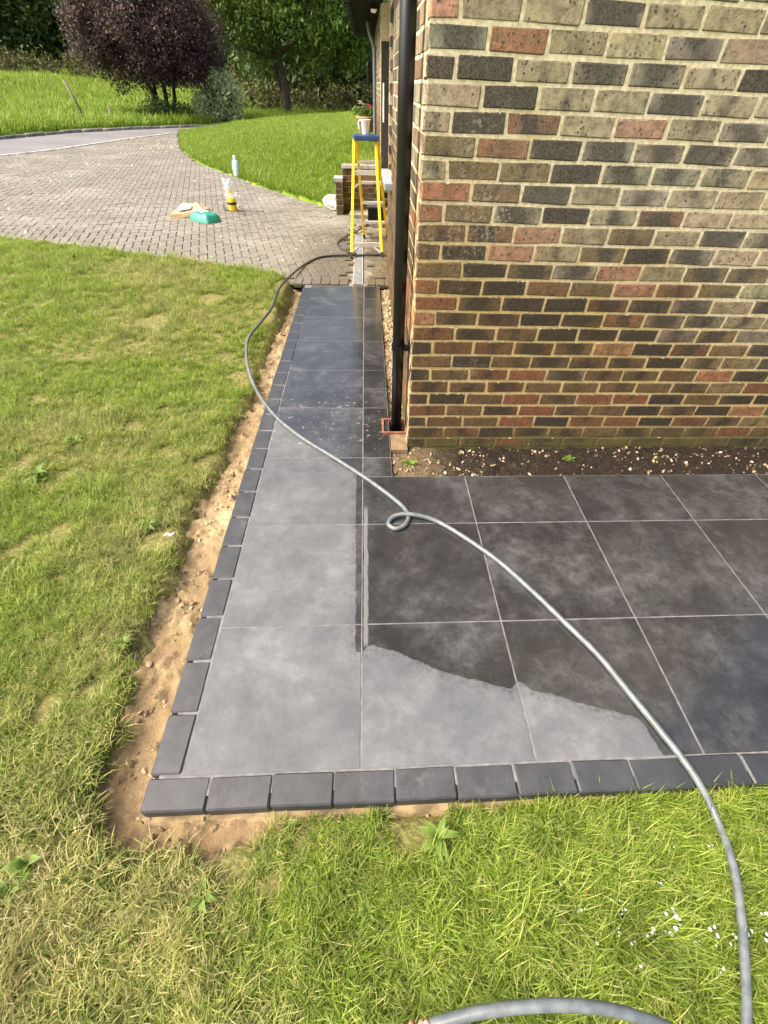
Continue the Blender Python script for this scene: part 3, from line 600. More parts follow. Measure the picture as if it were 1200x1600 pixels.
SPOT = [(972, 426, 'pink'), (996, 454, 'pink'), (959, 546, 'pink'), (927, 621, 'red'), (986, 621, 'red'), (971, 655, 'red'), (1072, 654, 'redb'), (1164, 637, 'pink'), (1117, 585, 'pink'), (762, 586, 'redb'), (822, 586, 'red'), (812, 624, 'red'), (716, 672, 'redb'), (695, 309, 'red'), (675, 337, 'red'), (750, 367, 'redb'), (844, 369, 'pink'), (797, 400, 'pink'), (666, 452, 'red'), (717, 452, 'redb'), (857, 452, 'redb'), (681, 476, 'red'), (780, 500, 'redb'), (664, 500, 'pink'), (770, 546, 'redb'), (832, 546, 'redb'), (697, 17, 'pink'), (790, 70, 'red'), (685, 107, 'redb'), (786, 232, 'redb'), (1085, 92, 'pink'), (1010, 205, 'pink'), (1142, 50, 'pink'), (717, 62, 'grey'), (762, 110, 'black'), (807, 152, 'black'), (750, 192, 'black'), (875, 190, 'brown'), (820, 105, 'olive'), (870, 30, 'tan'), (965, 30, 'grey'), (710, 150, 'tan'), (680, 195, 'olive'), (700, 232, 'brown'), (745, 270, 'brown'), (820, 270, 'brown'), (865, 240, 'black'), (1045, 25, 'tan'), (1100, 30, 'tan'), (935, 70, 'grey'), (1000, 80, 'tan'), (1010, 130, 'grey'), (1110, 350, 'tan'), (1040, 375, 'olive'), (1150, 400, 'tan'), (905, 330, 'black'), (905, 470, 'black'), (985, 480, 'black'), (840, 425, 'black'), (990, 400, 'black'), (765, 340, 'black'), (850, 340, 'black'), (735, 400, 'black'), (660, 555, 'brown'), (720, 525, 'brown')]
def brick_kind(p, rg):
    u, v, z = PX(np.array(p)); u, v = u[0], v[0]
    for a, b, k in SPOT:
        if abs(u-a) < 30*(1.2-v/1600) and abs(v-b) < 12: return k
    s = (u-650)/550 + (400-v)/420; r = rg.random()          # upper right: pale olive; lower: brown, black and red
    if s > .95: return 'olive' if r < .55 else 'grey' if r < .76 else 'tan' if r < .95 else 'black'
    if s > .35: return 'olive' if r < .28 else 'grey' if r < .62 else 'brown' if r < .82 else 'black' if r < .95 else 'redb'
    return 'brown' if r < .60 else 'black' if r < .86 else 'redb' if r < .95 else 'red' if r < .97 else 'grey'
rg = random.Random(5)
stm = []; hdm = []
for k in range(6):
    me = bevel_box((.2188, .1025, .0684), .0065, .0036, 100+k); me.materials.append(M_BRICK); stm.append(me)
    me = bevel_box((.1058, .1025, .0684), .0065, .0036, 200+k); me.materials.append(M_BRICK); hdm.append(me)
half = bevel_box((.1025, .1025, .0645), .0042); massV = []; massF = []; massC = []
def put_brick(x, y, zc, ln, side, parent, as_part):
    kd_ = brick_kind((x, y, zc), rg); c, dk = KINDS[kd_]; j = rg.uniform(.82, 1.18); c = tuple(q*j*rg.uniform(.94, 1.06) for q in c); dk = min(1, max(0, dk+rg.uniform(-.18, .18)))
    if as_part:
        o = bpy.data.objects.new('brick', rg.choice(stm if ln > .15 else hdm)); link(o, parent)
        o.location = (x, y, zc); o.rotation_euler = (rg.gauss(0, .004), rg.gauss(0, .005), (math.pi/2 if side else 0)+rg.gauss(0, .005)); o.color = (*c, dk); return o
    d = (.1025, ln, .0645) if side else (ln, .1025, .0645); n0 = len(massV)
    mb = MB().box((x, y, zc), d); massV.extend(mb.V); massF.extend([tuple(i+n0 for i in f) for f in mb.F]); massC.append((*c, dk, rg.random()))
NB = 0
for k in range(33):                       # front face, stretcher bond
    zc = Z0 + (k+.5)*CP; x = XW; first = .1025 if k % 2 == 0 else .2155; i = 0
    while x < 3.75:
        ln = first if i == 0 else .2155; xc = x+ln/2; u, v, z = PX(np.array([xc-.08, YW, zc])); seen = u[0] < 1215 and v[0] > -25
        put_brick(xc-XW if False else xc, YW+.05125, zc, ln, False, wall_f, seen); NB += seen; x += ln+.0095; i += 1
side = []
for k in range(33):                       # left face
    zc = Z0 + (k+.5)*CP; y = YW + (.2155+.0095 if k % 2 == 0 else .1025+.0095)
    while y < YEND-.2:
        if y+.2155 < REC0 or y > REC1: side.append((y+.10775, zc, .2155))
        elif y < REC0 and REC0-y > .08: side.append((y+(REC0-y)/2, zc, REC0-y-.004))
        y += .225
win = (5.02, 5.72, .98, 2.1)              # a window in the side wall: leave its opening free
side = [s_ for s_ in side if not (win[0] < s_[0] < win[1] and win[2] < s_[1] < win[3])]
SV = np.array([(XW, s_[0], s_[1]) for s_ in side]); u, v, z = PX(SV); keepn = set(np.argsort(np.where(v > -20, z, 1e6))[:max(0, 296-NB)].tolist())
for q, (y, zc, ln) in enumerate(side): put_brick(XW+.05125, y, zc, ln, True, wall_s, q in keepn and ln > .21)
me = mesh('far_bricks', massV, massF, M_BRICKA); mc = np.array(massC)
fattr(me, 'bcol', np.repeat(np.c_[mc[:, :3], np.ones(len(mc))], 8, 0), typ='FLOAT_COLOR'); fattr(me, 'bdark', np.repeat(mc[:, 3], 8)); fattr(me, 'brnd', np.repeat(mc[:, 4], 8))
o = ob('far_bricks', me, house, (-XW, -YW, 0)); tag(o, kind='stuff')
# window in the side wall
mb = MB(); mb.box((XW+.07, (win[0]+win[1])/2, (win[2]+win[3])/2), (.05, win[1]-win[0], win[3]-win[2])); wn_ = hpart(mb, 'window', M_FRAME)
for y in (win[0]+.185, win[1]-.185): MB().box((XW+.043, y, (win[2]+win[3])/2), (.008, .27, win[3]-win[2]-.14)).build('pane', M_GLASS, wn_)
MB().box((XW-.005, (win[0]+win[1])/2-.12, win[2]-.03), (.14, win[1]-win[0]+.34, .055)).build('window_sill', M_SILL, wn_, bevel=.006)
# entrance recess: dark door facing the path, pale bar
dr_ = hpart(MB().box((.50, REC1+.012, 1.05), (.40, .05, 2.0)), 'door', M_FRAME)
MB().tube([(.335, REC1-.055, 1.18), (.335, REC1-.055, 1.62)], .012, 10).build('door_handle', M_WHITE, dr_)
hpart(MB().box((.62, REC1-.2, .04), (.5, .5, .12)), 'doorstep', M_DARKKERB)
# eaves along the side wall
hpart(MB().box((.11, (1.75+YEND+.15)/2, HTOP+.0), (.40, YEND+.15-1.75, .03)), 'soffit', M_BLACKPAINT)
hpart(MB().box((-.10, (1.75+YEND+.15)/2, HTOP+.06), (.024, YEND+.15-1.75, .18)), 'fascia', M_BLACKPAINT)
prof = [(-.112-.055+.055*math.cos(a), HTOP+.12+.055*math.sin(a)) for a in [math.pi+math.pi*i/8 for i in range(9)]]
prof2 = [(-.112-.055+.05*math.cos(a), HTOP+.12+.05*math.sin(a)) for a in [2*math.pi-math.pi*i/8 for i in range(9)]]
pp = prof+prof2; V = [(x, 1.72, z) for x, z in pp] + [(x, YEND+.2, z) for x, z in pp]; n = len(pp)
gt = ob('gutter', mesh('gutter', V, [(i, (i+1) % n, (i+1) % n+n, i+n) for i in range(n)] + [tuple(range(n)), tuple(range(2*n-1, n-1, -1))], M_BLACKPVC), house, (-XW, -YW, 0))
for k in range(18): MB().box((-.167, 2.2+k*.84, HTOP+.065), (.13, .03, .11)).build('gutter_bracket', M_BLACKPVC, gt)
V = []; F = []; sl = math.tan(R(38)); ny_ = 75; rows_ = [0, .3, .6, .9, 1.2, 1.5, 1.8, 2.1, 2.4, 2.7, 3.0, 3.3, 3.62]
for r_ in range(len(rows_)-1):
    for i in range(ny_):
        y0 = 1.66+i*.2; zz = .012*(i % 2); x0 = -.19+rows_[r_]; x1 = -.19+rows_[r_+1]+.05; b0 = HTOP+.17+rows_[r_]*sl+.03; b1 = HTOP+.17+(rows_[r_+1]+.05)*sl
        c = len(V); V += [(x0, y0, b0+zz), (x0, y0+.197, b0+zz), (x1, y0+.197, b1+zz), (x1, y0, b1+zz), (x0, y0, b0+zz-.03), (x0, y0+.197, b0+zz-.03), (x1, y0+.197, b1+zz-.03), (x1, y0, b1+zz-.03)]
        F += [tuple(c+q for q in f) for f in ((0, 3, 2, 1), (0, 1, 5, 4), (1, 2, 6, 5), (3, 0, 4, 7), (4, 5, 6, 7))]
o = ob('roof', mesh('roof', V, F, M_ROOF), house, (-XW, -YW, 0)); tag(o, kind='stuff')
# swan-neck downpipe, lamp and lantern far along the wall
hpart(MB().tube(catmull([(.12, 12.2, 2.45), (.12, 12.2, 2.36), (.15, 12.2, 2.26), (.22, 12.2, 2.10), (.235, 12.2, 1.95), (.235, 12.2, .62)], 6), .034, 12), 'far_downpipe', M_GREYPVC, smooth=True)
lm = hpart(MB().box((.18, 8.9, 2.33), (.09, .09, .05)), 'soffit_light', M_BLACKPVC); MB().lathe([(0, -.05), (.03, -.045), (.045, -.01), (.045, .02)], (.18, 8.9, 2.32), 14).build('lamp_lens', M_WHITE, lm, smooth=True)
ln_ = hpart(MB().box((.235, 15.6, 1.95), (.10, .03, .03)), 'wall_lantern', M_BLACKPVC)
MB().lathe([(0, .13), (.05, .12), (.075, .05), (.07, .04), (.055, -.22), (.03, -.25), (0, -.25)], (.15, 15.6, 1.85), 6).build('lantern_body', M_BLACKPVC, ln_)
# black downpipe at the corner
dp_ = hpart(MB().tube([(.222, 2.17, -.03), (.222, 2.17, .6), (.222, 2.17, 1.5), (.222, 2.17, HTOP+.02)], .034, 20), 'drainpipe', M_BLACKPVC, smooth=True)
for zc in (.535, 2.1):
    m2 = MB().lathe([(.0345, -.018), (.040, -.018), (.040, .018), (.0345, .018)], (.222, 2.17, zc), 18); m2.box((.268, 2.155, zc), (.035, .03, .026)); m2.box((.283, 2.16, zc), (.008, .075, .035)); m2.build('pipe_bracket', M_BLACKPVC, dp_)
MB().lathe([(.036, .0), (.042, .0), (.042, .09), (.036, .09)], (.222, 2.17, 1.9), 18).build('pipe_socket', M_BLACKPVC, dp_)

# ------------------------------------------------------------------ gully at the foot of the pipe
gu = thing('drain_gully', (.215, 2.17, 0), 'square terracotta drain gully under the black drainpipe', 'drain')
mb = MB()
for c, d in (((-.0815, 0, -.04), (.013, .18, .11)), ((.0735, 0, -.04), (.013, .18, .11)), ((-.004, .0835, -.04), (.142, .013, .11)), ((-.004, -.0835, -.04), (.142, .013, .11))): mb.box(c, d)
mb.build('rim', M_TERRA, gu); MB().box((-.004, 0, -.075), (.143, .156, .02)).build('pit_floor', M_PIT, gu)
MB().box((.018, -.182, -.045), (.105, .18, .10)).build('cement_block', M_CEMENT, gu, bevel=.006)
mb = MB()
for k in range(4): mb.box((-.055+k*.034, .03, -.012), (.008, .09, .008))
mb.build('grid', M_BLACKPVC, gu)
# ------------------------------------------------------------------ low garden wall beyond the ladder
rw = thing('garden_wall', (0, 9.35, 0), 'low stepped brick retaining wall behind the ladder', 'wall')
MB().box((-.03, 0, .27), (.66, .20, .62)).build('wall_core', M_MORTAR, rw)
for k in range(8):
    x = -.36; ln = .2155 if k % 2 else .1025
    while x < .28:
        o = ob('brick', random.choice(stm if ln > .15 else hdm), rw, (x+ln/2, -.055-.005, .04+k*.0746), (0, 0, random.gauss(0, .006))); c, dk = KINDS[random.choice(['brown', 'olive', 'brown', 'grey'])]; o.color = (*c, dk); x += ln+.0095; ln = .2155
for k in range(3): MB().box((-.26+k*.225, -.01, .64), (.215, .25, .05)).build('coping_brick', M_KERB, rw, bevel=.006)
mb = MB(); mb.box((-.42, -.16, .22), (.12, .3, .48)); mb.build('stepped_pier', M_MORTAR, rw)
for k in range(6):
    o = ob('brick', hdm[k % 6], rw, (-.42, -.27, .04+k*.0746)); c, dk = KINDS['brown']; o.color = (*c, dk)
MB().box((-.42, -.165, .485), (.15, .33, .05)).build('coping_brick', M_KERB, rw, bevel=.006)
MB().box((.0, -.35, .03), (.5, .42, .07)).build('dark_step', M_DARKKERB, rw, bevel=.008)

# ------------------------------------------------------------------ drain channel in the drive
dc = thing('drain_channel', (-.072, 6.4, 0), 'narrow grey metal drain channel running under the stepladder', 'drain')
MB().box((0, 0, -.02), (.115, 2.35, .05)).build('channel_body', M_STEEL, dc)
for k in range(5): MB().box((0, -.94+k*.47, .0085), (.088, .462, .006)).build('cover_plate', M_STEEL, dc, bevel=.002)
for x in (-.052, .052): MB().box((x, 0, .0075), (.010, 2.35, .006)).build('side_rail', M_ALU, dc)

# ------------------------------------------------------------------ stepladder
la = thing('stepladder', (.05, 6.85, 0), 'yellow stepladder with blue top standing by the house wall', 'ladder')
def L3(x, y, z): return (x-.05, y-6.85, z)
fl, fr, bl, br = (-.165, 6.36, .02), (.235, 6.42, .02), (.00, 7.50, .02), (.34, 7.52, .02)
tl, tr_, tbl, tbr = (-.095, 6.83, 1.13), (.165, 6.85, 1.13), (-.065, 6.95, 1.13), (.19, 6.97, 1.13)
def lerp(a, b, t): return tuple(a[i]+(b[i]-a[i])*t for i in range(3))
for a_, b_ in ((fl, tl), (fr, tr_), (bl, tbl), (br, tbr)):
    s_ = MB().bar(L3(*a_), L3(*b_), .034, .055, up=(0, 1, 0)).build('stile', M_YELLOW, la, bevel=.004)
    MB().bar(L3(*lerp(a_, b_, -.012)), L3(*lerp(a_, b_, .035)), .036, .06, up=(0, 1, 0)).build('rubber_foot', M_RUBBER, s_)
for t_2 in (.105, .735): MB().bar(L3(*lerp(fl, tl, t_2)), L3(*lerp(fr, tr_, t_2)), .03, .05).build('crossbar', M_ALU, la, bevel=.003)
for t_2 in (.17, .39, .60, .80): MB().bar(L3(*lerp(bl, tbl, t_2)), L3(*lerp(br, tbr, t_2)), .085, .026).build('tread', M_ALU, la, bevel=.003)
for s_, e_ in ((lerp(fl, tl, .02), lerp(lerp(fl, tl, .105), lerp(fr, tr_, .105), .33)), (lerp(fr, tr_, .02), lerp(lerp(fl, tl, .105), lerp(fr, tr_, .105), .67))): MB().bar(L3(*s_), L3(*e_), .012, .02).build('brace', M_ALU, la)
for a_, b_ in ((lerp(fl, tl, .6), lerp(bl, tbl, .6)), (lerp(fr, tr_, .6), lerp(br, tbr, .6))): MB().bar(L3(*a_), L3(*b_), .006, .018).build('spreader', M_ALU, la)
MB().box((.0, .05, 1.15), (.31, .25, .05), rz=.05).build('top_cap', M_BLUE, la, bevel=.012)
# jug on the ladder top
jg = thing('jug', (.045, 6.88, 1.176), 'white plastic measuring jug standing on the ladder top', 'jug')
MB().lathe([(0, 0), (.042, 0), (.045, .01), (.062, .15), (.067, .155), (.064, .157), (.058, .15), (.042, .012), (0, .012)], n=22).build('jug_body', M_WHITE, jg, smooth=True); jg.scale = (.85, .85, .85)
MB().tube(catmull([(-.058, 0, .145), (-.088, 0, .142), (-.095, 0, .11), (-.092, 0, .05)], 6), .0085, 8).build('handle', M_WHITE, jg, smooth=True)
MB().add([(.05, -.02, .13), (.05, .02, .13), (.082, 0, .156), (.055, -.025, .157), (.055, .025, .157)], [(0, 2, 1), (0, 3, 2), (1, 2, 4)]).build('spout', M_WHITE, jg)

# ------------------------------------------------------------------ flowerpot
po = thing('flowerpot', (.055, 15.2, .70), 'stone flowerpot with pink and white flowers beside house wall', 'flowerpot')
MB().lathe([(0, 0), (.17, 0), (.185, .03), (.22, .27), (.245, .28), (.245, .33), (.215, .33), (.21, .27), (0, .26)], n=20).build('pot', plain('sandy_pot', (.30, .21, .10), .9), po, smooth=True)
def leaves(C, n_per, sig, size, rg_, flat=0.0):
    n = len(C)*n_per; P = np.repeat(C, n_per, 0) + rg_.normal(0, 1, (n, 3))*sig
    nr = rg_.normal(0, 1, (n, 3)); nr[:, 2] += flat; nr /= np.linalg.norm(nr, axis=1)[:, None]
    a = np.cross(nr, rg_.normal(0, 1, (n, 3))); a /= np.linalg.norm(a, axis=1)[:, None]; b = np.cross(nr, a); s = size*rg_.uniform(.6, 1.3, n)[:, None]
    V = np.stack([P-a*s, P-b*s*.45-nr*s*.12, P+a*s, P+b*s*.45-nr*s*.12], 1).reshape(-1, 3); i = 4*np.arange(n)[:, None]
    F = np.concatenate([i+np.array([[0, 1, 2]]), i+np.array([[0, 2, 3]])], 1).reshape(-1, 3); return V, F, n
def leafmesh(name, C, n_per, sig, size, mat, rg_, tone=None, flat=.0):
    V, F, n = leaves(C, n_per, sig, size, rg_, flat); me = mesh(name, V, F, mat)
    tn = np.repeat((tone if tone is not None else rg_.random(len(C))), n_per)*.65 + rg_.random(n)*.45; fattr(me, 'lc', np.repeat(np.clip(tn, 0, 1), 4)); return me
r2 = np.random.default_rng(3)
ob('foliage', leafmesh('foliage', np.c_[r2.normal(0, .11, (60, 2)), .36+r2.uniform(0, .10, 60)], 14, .03, .035, M_GREEN, r2), po)
def blooms(name, C, mat): 
    mb = MB()
    for c in C:
        for k in range(5):
            a = k*1.257; mb.add([c, (c[0]+.032*math.cos(a-.5), c[1]+.032*math.sin(a-.5)-.01, c[2]+.02), (c[0]+.045*math.cos(a), c[1]+.045*math.sin(a)-.012, c[2]+.012), (c[0]+.032*math.cos(a+.5), c[1]+.032*math.sin(a+.5)-.01, c[2]+.02)], [(0, 1, 2), (0, 2, 3)])
    return mb.build(name, mat, po)
blooms('pink_flowers', [(.10+.05*math.cos(k*2.1), -.10+.03*math.sin(k*1.7), .49+.035*math.sin(k)) for k in range(10)], plain('pink_petal', (.75, .06, .30), .6))
blooms('white_flowers', [(-.12+.06*math.cos(k*2.4), -.08+.05*math.sin(k*1.7), .53+.06*math.sin(k*1.3)) for k in range(9)], plain('white_petal', (.8, .74, .6), .6))

# ------------------------------------------------------------------ things left on the drive
def sack(name, P0, size, rz, mat, label, tilt=(0, 0), seed=1, lab=None):
    rg_ = random.Random(seed); nx_, ny2 = 16, 12; V = []; F = []
    for s_ in (1, -1):
        for j in range(ny2+1):
            for i in range(nx_+1):
                a, b = i/nx_*2-1, j/ny2*2-1; e = max(0, (1-abs(a)**5)*(1-abs(b)**7))**.42
                h = size[2]*e*(1 if s_ > 0 else .18) + mnoise.noise(Vector((a*2.2+seed, b*2.2, s_)))*size[2]*.12*e + abs(mnoise.noise(Vector((a*5, b*5+seed, s_))))*size[2]*.10*e
                V.append((a*size[0]/2*(1-.06*abs(b)), b*size[1]/2*(1-.08*abs(a)), h if s_ > 0 else -h*0+.004*e if s_ > 0 else .006*(1-e)))
    n1 = (nx_+1)*(ny2+1)
    for s_ in (0, 1):
        for j in range(ny2):
            for i in range(nx_):
                q = s_*n1+j*(nx_+1)+i; f = (q, q+1, q+nx_+2, q+nx_+1); F.append(f if s_ == 0 else f[::-1])
    t = thing(name, P0, label, 'bag', 'bags left on the driveway', rz)
    o = ob('sack_body', mesh('sack_body', V, F, mat, True), t, (0, 0, 0), (tilt[0], tilt[1], 0))
    if lab:
        lv = []; lf = []; a0, a1, b0, b1 = lab
        for j in range(6):
            for i in range(6):
                a = a0+(a1-a0)*i/5; b = b0+(b1-b0)*j/5; e = max(0, (1-abs(a)**5)*(1-abs(b)**7))**.42
                h = size[2]*e + mnoise.noise(Vector((a*2.2+seed, b*2.2, 1)))*size[2]*.12*e + abs(mnoise.noise(Vector((a*5, b*5+seed, 1))))*size[2]*.10*e
                lv.append((a*size[0]/2*(1-.06*abs(b)), b*size[1]/2*(1-.08*abs(a)), h+.006))
        for j in range(5):
            for i in range(5): q = j*6+i; lf.append((q, q+1, q+7, q+6))
        ob('printed_label', mesh('printed_label', lv, lf, M_WHITE, True), o)
    return t
M_ORANGE = plain('orange_paper_sack', (.50, .32, .17), .7, nz=.12, nsc=5); M_GREENB = plain('green_plastic_sack', (.015, .20, .13), .35, nz=.2, nsc=5)
ps = thing('paper_sack', (-2.84, 8.72, .016), 'pale orange paper sack with white label lying on the driveway', 'bag', 'bags left on the driveway', R(24))
me = bpy.data.meshes.new('sack_body'); bm = bmesh.new()
vv = [bm.verts.new(c) for c in ((-.34, -.16, 0), (.20, -.24, 0), (.34, .16, 0), (-.10, .26, 0), (-.33, -.15, .05), (.19, -.22, .075), (.31, .14, .06), (-.09, .24, .07), (-.10, .03, .15), (.11, .02, .17))]
for f in ((0, 1, 5, 4), (1, 2, 6, 5), (2, 3, 7, 6), (3, 0, 4, 7), (4, 5, 9, 8), (5, 6, 9), (6, 7, 8, 9), (7, 4, 8), (3, 2, 1, 0)): bm.faces.new([vv[q] for q in f])
bmesh.ops.triangulate(bm, faces=list(bm.faces)); bmesh.ops.subdivide_edges(bm, edges=list(bm.edges), cuts=3, use_grid_fill=True)
for v_ in bm.verts:
    if v_.co.z > .01: v_.co += Vector((mnoise.noise(v_.co*7), mnoise.noise(v_.co*7+Vector((5, 0, 0))), mnoise.noise(v_.co*8+Vector((0, 9, 0)))*1.2))*.02
bmesh.ops.recalc_face_normals(bm, faces=list(bm.faces)); bm.to_mesh(me); bm.free(); me.materials.append(M_ORANGE); sbod = ob('sack_body', me, ps)
MB().add([(-.22, -.135, .092), (-.01, -.165, .112), (.03, -.055, .155), (-.14, -.03, .142)], [(0, 1, 2, 3)]).build('printed_label', M_WHITE, sbod)
sack('plastic_sack', (-2.52, 8.33, .016), (.48, .30, .11), R(-38), M_GREENB, 'green plastic sack with white label beside the orange sack', seed=5, lab=(-.6, .15, -.45, .5))
bo = thing('bottle', (-2.93, 13.05, .03), 'pale blue plastic bottle standing at the raised lawn edge', 'bottle')
M_PBLUE = plain('pale_blue_plastic', (.42, .60, .66), .3, nz=.1)
MB().lathe([(0, 0), (.075, 0), (.08, .02), (.08, .22), (.06, .27), (.03, .29), (.03, .31)], n=18).build('bottle_body', M_PBLUE, bo, smooth=True); MB().lathe([(.034, .31), (.034, .36), (0, .36)], n=14).build('cap', M_WHITE, bo)
sp = thing('spray_bottle', (-2.25, 9.15, .016), 'yellow bottle with clear plastic wrap standing on the driveway', 'bottle')
MB().lathe([(0, 0), (.065, 0), (.07, .02), (.07, .10), (.073, .11), (.073, .125), (.07, .135), (.068, .19), (.03, .24), (.028, .28)], n=18).build('bottle_body', M_YELLOW, sp, smooth=True)
MB().lathe([(.0725, .09), (.0745, .092), (.0745, .125), (.0725, .127)], n=18).build('black_band', M_RUBBER, sp)
mb = MB(); 
for k in range(26):
    a = random.uniform(0, 6.28); h = random.uniform(.2, .42); r_ = random.uniform(.03, .085); c = Vector((r_*math.cos(a), r_*math.sin(a), h)); e1 = Vector((random.gauss(0, 1), random.gauss(0, 1), random.gauss(0, 1))).normalized()*.05; e2 = e1.cross(Vector((random.gauss(0, 1), random.gauss(0, 1), random.gauss(0, 1)))).normalized()*.05
    mb.add([c-e1, c+e2, c+e1*1.2, c-e2*.8], [(0, 1, 2, 3)])
mb.build('plastic_wrap', M_CLEAR, sp)
tw = thing('trowel', (-2.08, 9.02, .018), 'dark pointed trowel blade lying right of the yellow bottle', 'trowel', rz=R(-70))
M_BLADE = plain('worn_steel_blade', (.16, .15, .14), .45, metal=.5)
def trowel_blade(o): MB().add([(0, -.05, .004), (.26, 0, .010), (0, .05, .004), (0, -.05, .008), (.26, 0, .014), (0, .05, .008)], [(0, 2, 1), (3, 4, 5), (0, 1, 4, 3), (1, 2, 5, 4), (2, 0, 3, 5)]).build('blade', M_BLADE, o); MB().tube([(-.02, 0, .02), (-.07, 0, .05), (-.17, 0, .05)], [.006, .014, .016], 10).build('handle', M_POST, o, smooth=True)
trowel_blade(tw)
tw = thing('trowel', (-2.42, 9.28, .018), 'small trowel lying left of the yellow bottle', 'trowel', rz=R(-55)); trowel_blade(tw)
bag = thing('crumpled_bag', (-.55, 9.52, .02), 'crumpled white plastic bag at the lawn corner by ladder', 'bag')
bm = bmesh.new(); bmesh.ops.create_icosphere(bm, subdivisions=3, radius=.14)
for v_ in bm.verts:
    k = 1+.55*mnoise.noise(v_.co*9)+.25*mnoise.noise(v_.co*22); v_.co = Vector((v_.co.x*k*1.1, v_.co.y*k, max(-.0, v_.co.z*k*.8+.09)))
me = bpy.data.meshes.new('bag_film'); bm.to_mesh(me); bm.free(); me.materials.append(M_WHITE); ob('bag_film', me, bag)
bx_ = thing('black_crate', (.19, 8.25, .02), 'small black box on a dark block beside ladder and wall', 'box')
MB().box((0, 0, .16), (.26, .24, .17)).build('box_body', M_BLACKPVC, bx_, bevel=.012); MB().box((0, 0, .25), (.28, .26, .02)).build('lid', M_RUBBER, bx_, bevel=.004); MB().box((0, -.02, .035), (.22, .22, .075)).build('base_block', M_DARKKERB, bx_, bevel=.005)

# ------------------------------------------------------------------ hose
g = lambda u, v, z=.012: tuple(G(u, v, z))
H1 = [g(592, 332, .05), g(572, 352, .03), g(548, 366, .03), g(530, 376, .03), g(528, 384, .03), g(540, 391, .03), g(556, 396, .045)]
H2 = [g(600, 398, .03), g(560, 399, .03), g(530, 399, .03), g(500, 402, .03), g(478, 412, .03), g(455, 430, .06), g(437, 450, .075), g(425, 480, .07), g(410, 500, .06), g(390, 525, .05), g(385, 545, .04), g(388, 575, .02), g(402, 612, -.03), g(430, 650), g(470, 683), g(520, 714), g(570, 746), g(606, 772), g(630, 792), g(638, 806), g(633, 820), g(618, 826), g(607, 818), g(618, 806, .022), g(645, 804, .03), g(690, 818), g(770, 870), g(830, 922), g(880, 970), g(935, 1024), g(985, 1085), g(1040, 1152), g(1085, 1212, .012), g(1118, 1275, -.02), g(1145, 1350, -.005), g(1158, 1430, .0), g(1164, 1510, .005), g(1166, 1600, .01), g(1150, 1700, .01)]
def camp(u, v, d): return tuple(CAM + ray(u, v)*d)
H3 = [tuple(np.array(g(1120, 1790, .02))), camp(1120, 1720, 1.0), camp(1065, 1622, .98), camp(1000, 1590, .96), camp(930, 1574, .95), camp(850, 1571, .95), camp(760, 1580, .95), camp(690, 1597, .95), camp(640, 1615, .95), camp(560, 1640, .94)]
hs = thing('hose', g(800, 900, 0), 'long grey garden hose snaking over path and lawn', 'hose')
def hpath(name, P, r=.0122):
    o = MB().tube(catmull(P, 8), r, 12).build(name, M_HOSE, hs, smooth=True); o.location = tuple(-np.array(hs.location)); return o
hpath('hose_line', H2 + H3); hpath('hose_tail', H1, .010)

# ------------------------------------------------------------------ hand holding the hose end (the person stands behind the camera)
def skin_body(name, verts, edges, rad, mat, parent, root=0):
    me = bpy.data.meshes.new(name); me.from_pydata([tuple(v) for v in verts], edges, []); o = ob(name, me, parent)
    md = o.modifiers.new('skin', 'SKIN'); md.use_smooth_shade = True
    for i, s_ in enumerate(me.skin_vertices[0].data): s_.radius = (rad[i], rad[i]*.85); s_.use_root = (i == root)
    sb_ = o.modifiers.new('sub', 'SUBSURF'); sb_.levels = 2; sb_.render_levels = 2; me.materials.append(mat); return o
t = NT('skin'); q = t.n('TexCoord').outputs['Object']; f = t.noise(q, 60, 4)
M_SKIN = t.p(Base_Color=t.mix(t.ss(.3, .7, f), (.42, .20, .13), (.55, .29, .20)), Roughness=.5, Subsurface_Weight=.1)
hc = np.array(camp(640, 1624, .95)); ax = np.array(camp(690, 1595, .95)) - np.array(camp(600, 1618, .95)); ax /= np.linalg.norm(ax)
dn = np.array([0, -.35, -.94]); bk = np.cross(ax, dn); bk /= np.linalg.norm(bk); dn = np.cross(bk, ax); dn /= np.linalg.norm(dn)
if bk[1] > 0: bk = -bk
upv = -dn if -dn[2] > 0 else dn
def hp(a, b, c): return hc + ax*a + bk*b + upv*c      # along the hose, towards the body, up
VV = [hp(-.02, .30, -.10), hp(-.02, .18, -.06), hp(-.015, .10, -.035), hp(-.01, .05, -.025)]; EE = [(0, 1), (1, 2), (2, 3)]; RR = [.040, .034, .027, .026]
def finger(root, pts, r0):
    prev = root
    for k, p_ in enumerate(pts): VV.append(hp(*p_)); RR.append(r0*(1-.10*k)); EE.append((prev, len(VV)-1)); prev = len(VV)-1
VV.append(hp(.028, .036, -.022)); RR.append(.017); EE.append((3, 4)); VV.append(hp(-.045, .036, -.022)); RR.append(.016); EE.append((3, 5))
for a_, rt, ln_2 in ((.032, 4, 1.0), (.010, 4, 1.08), (-.013, 5, 1.03), (-.036, 5, .88)):
    finger(rt, [(a_, .030, -.004), (a_, .014*ln_2, .021), (a_, -.013*ln_2, .021), (a_, -.024*ln_2, -.003), (a_, -.012, -.022)], .0095)
finger(4, [(.050, .034, -.012), (.058, .024, .012), (.050, .004, .024), (.040, -.016, .024)], .0105)
hd = tag(skin_body('hand', VV, EE, RR, M_SKIN, None), 'bare hand gripping the hose at the bottom edge', 'hand')

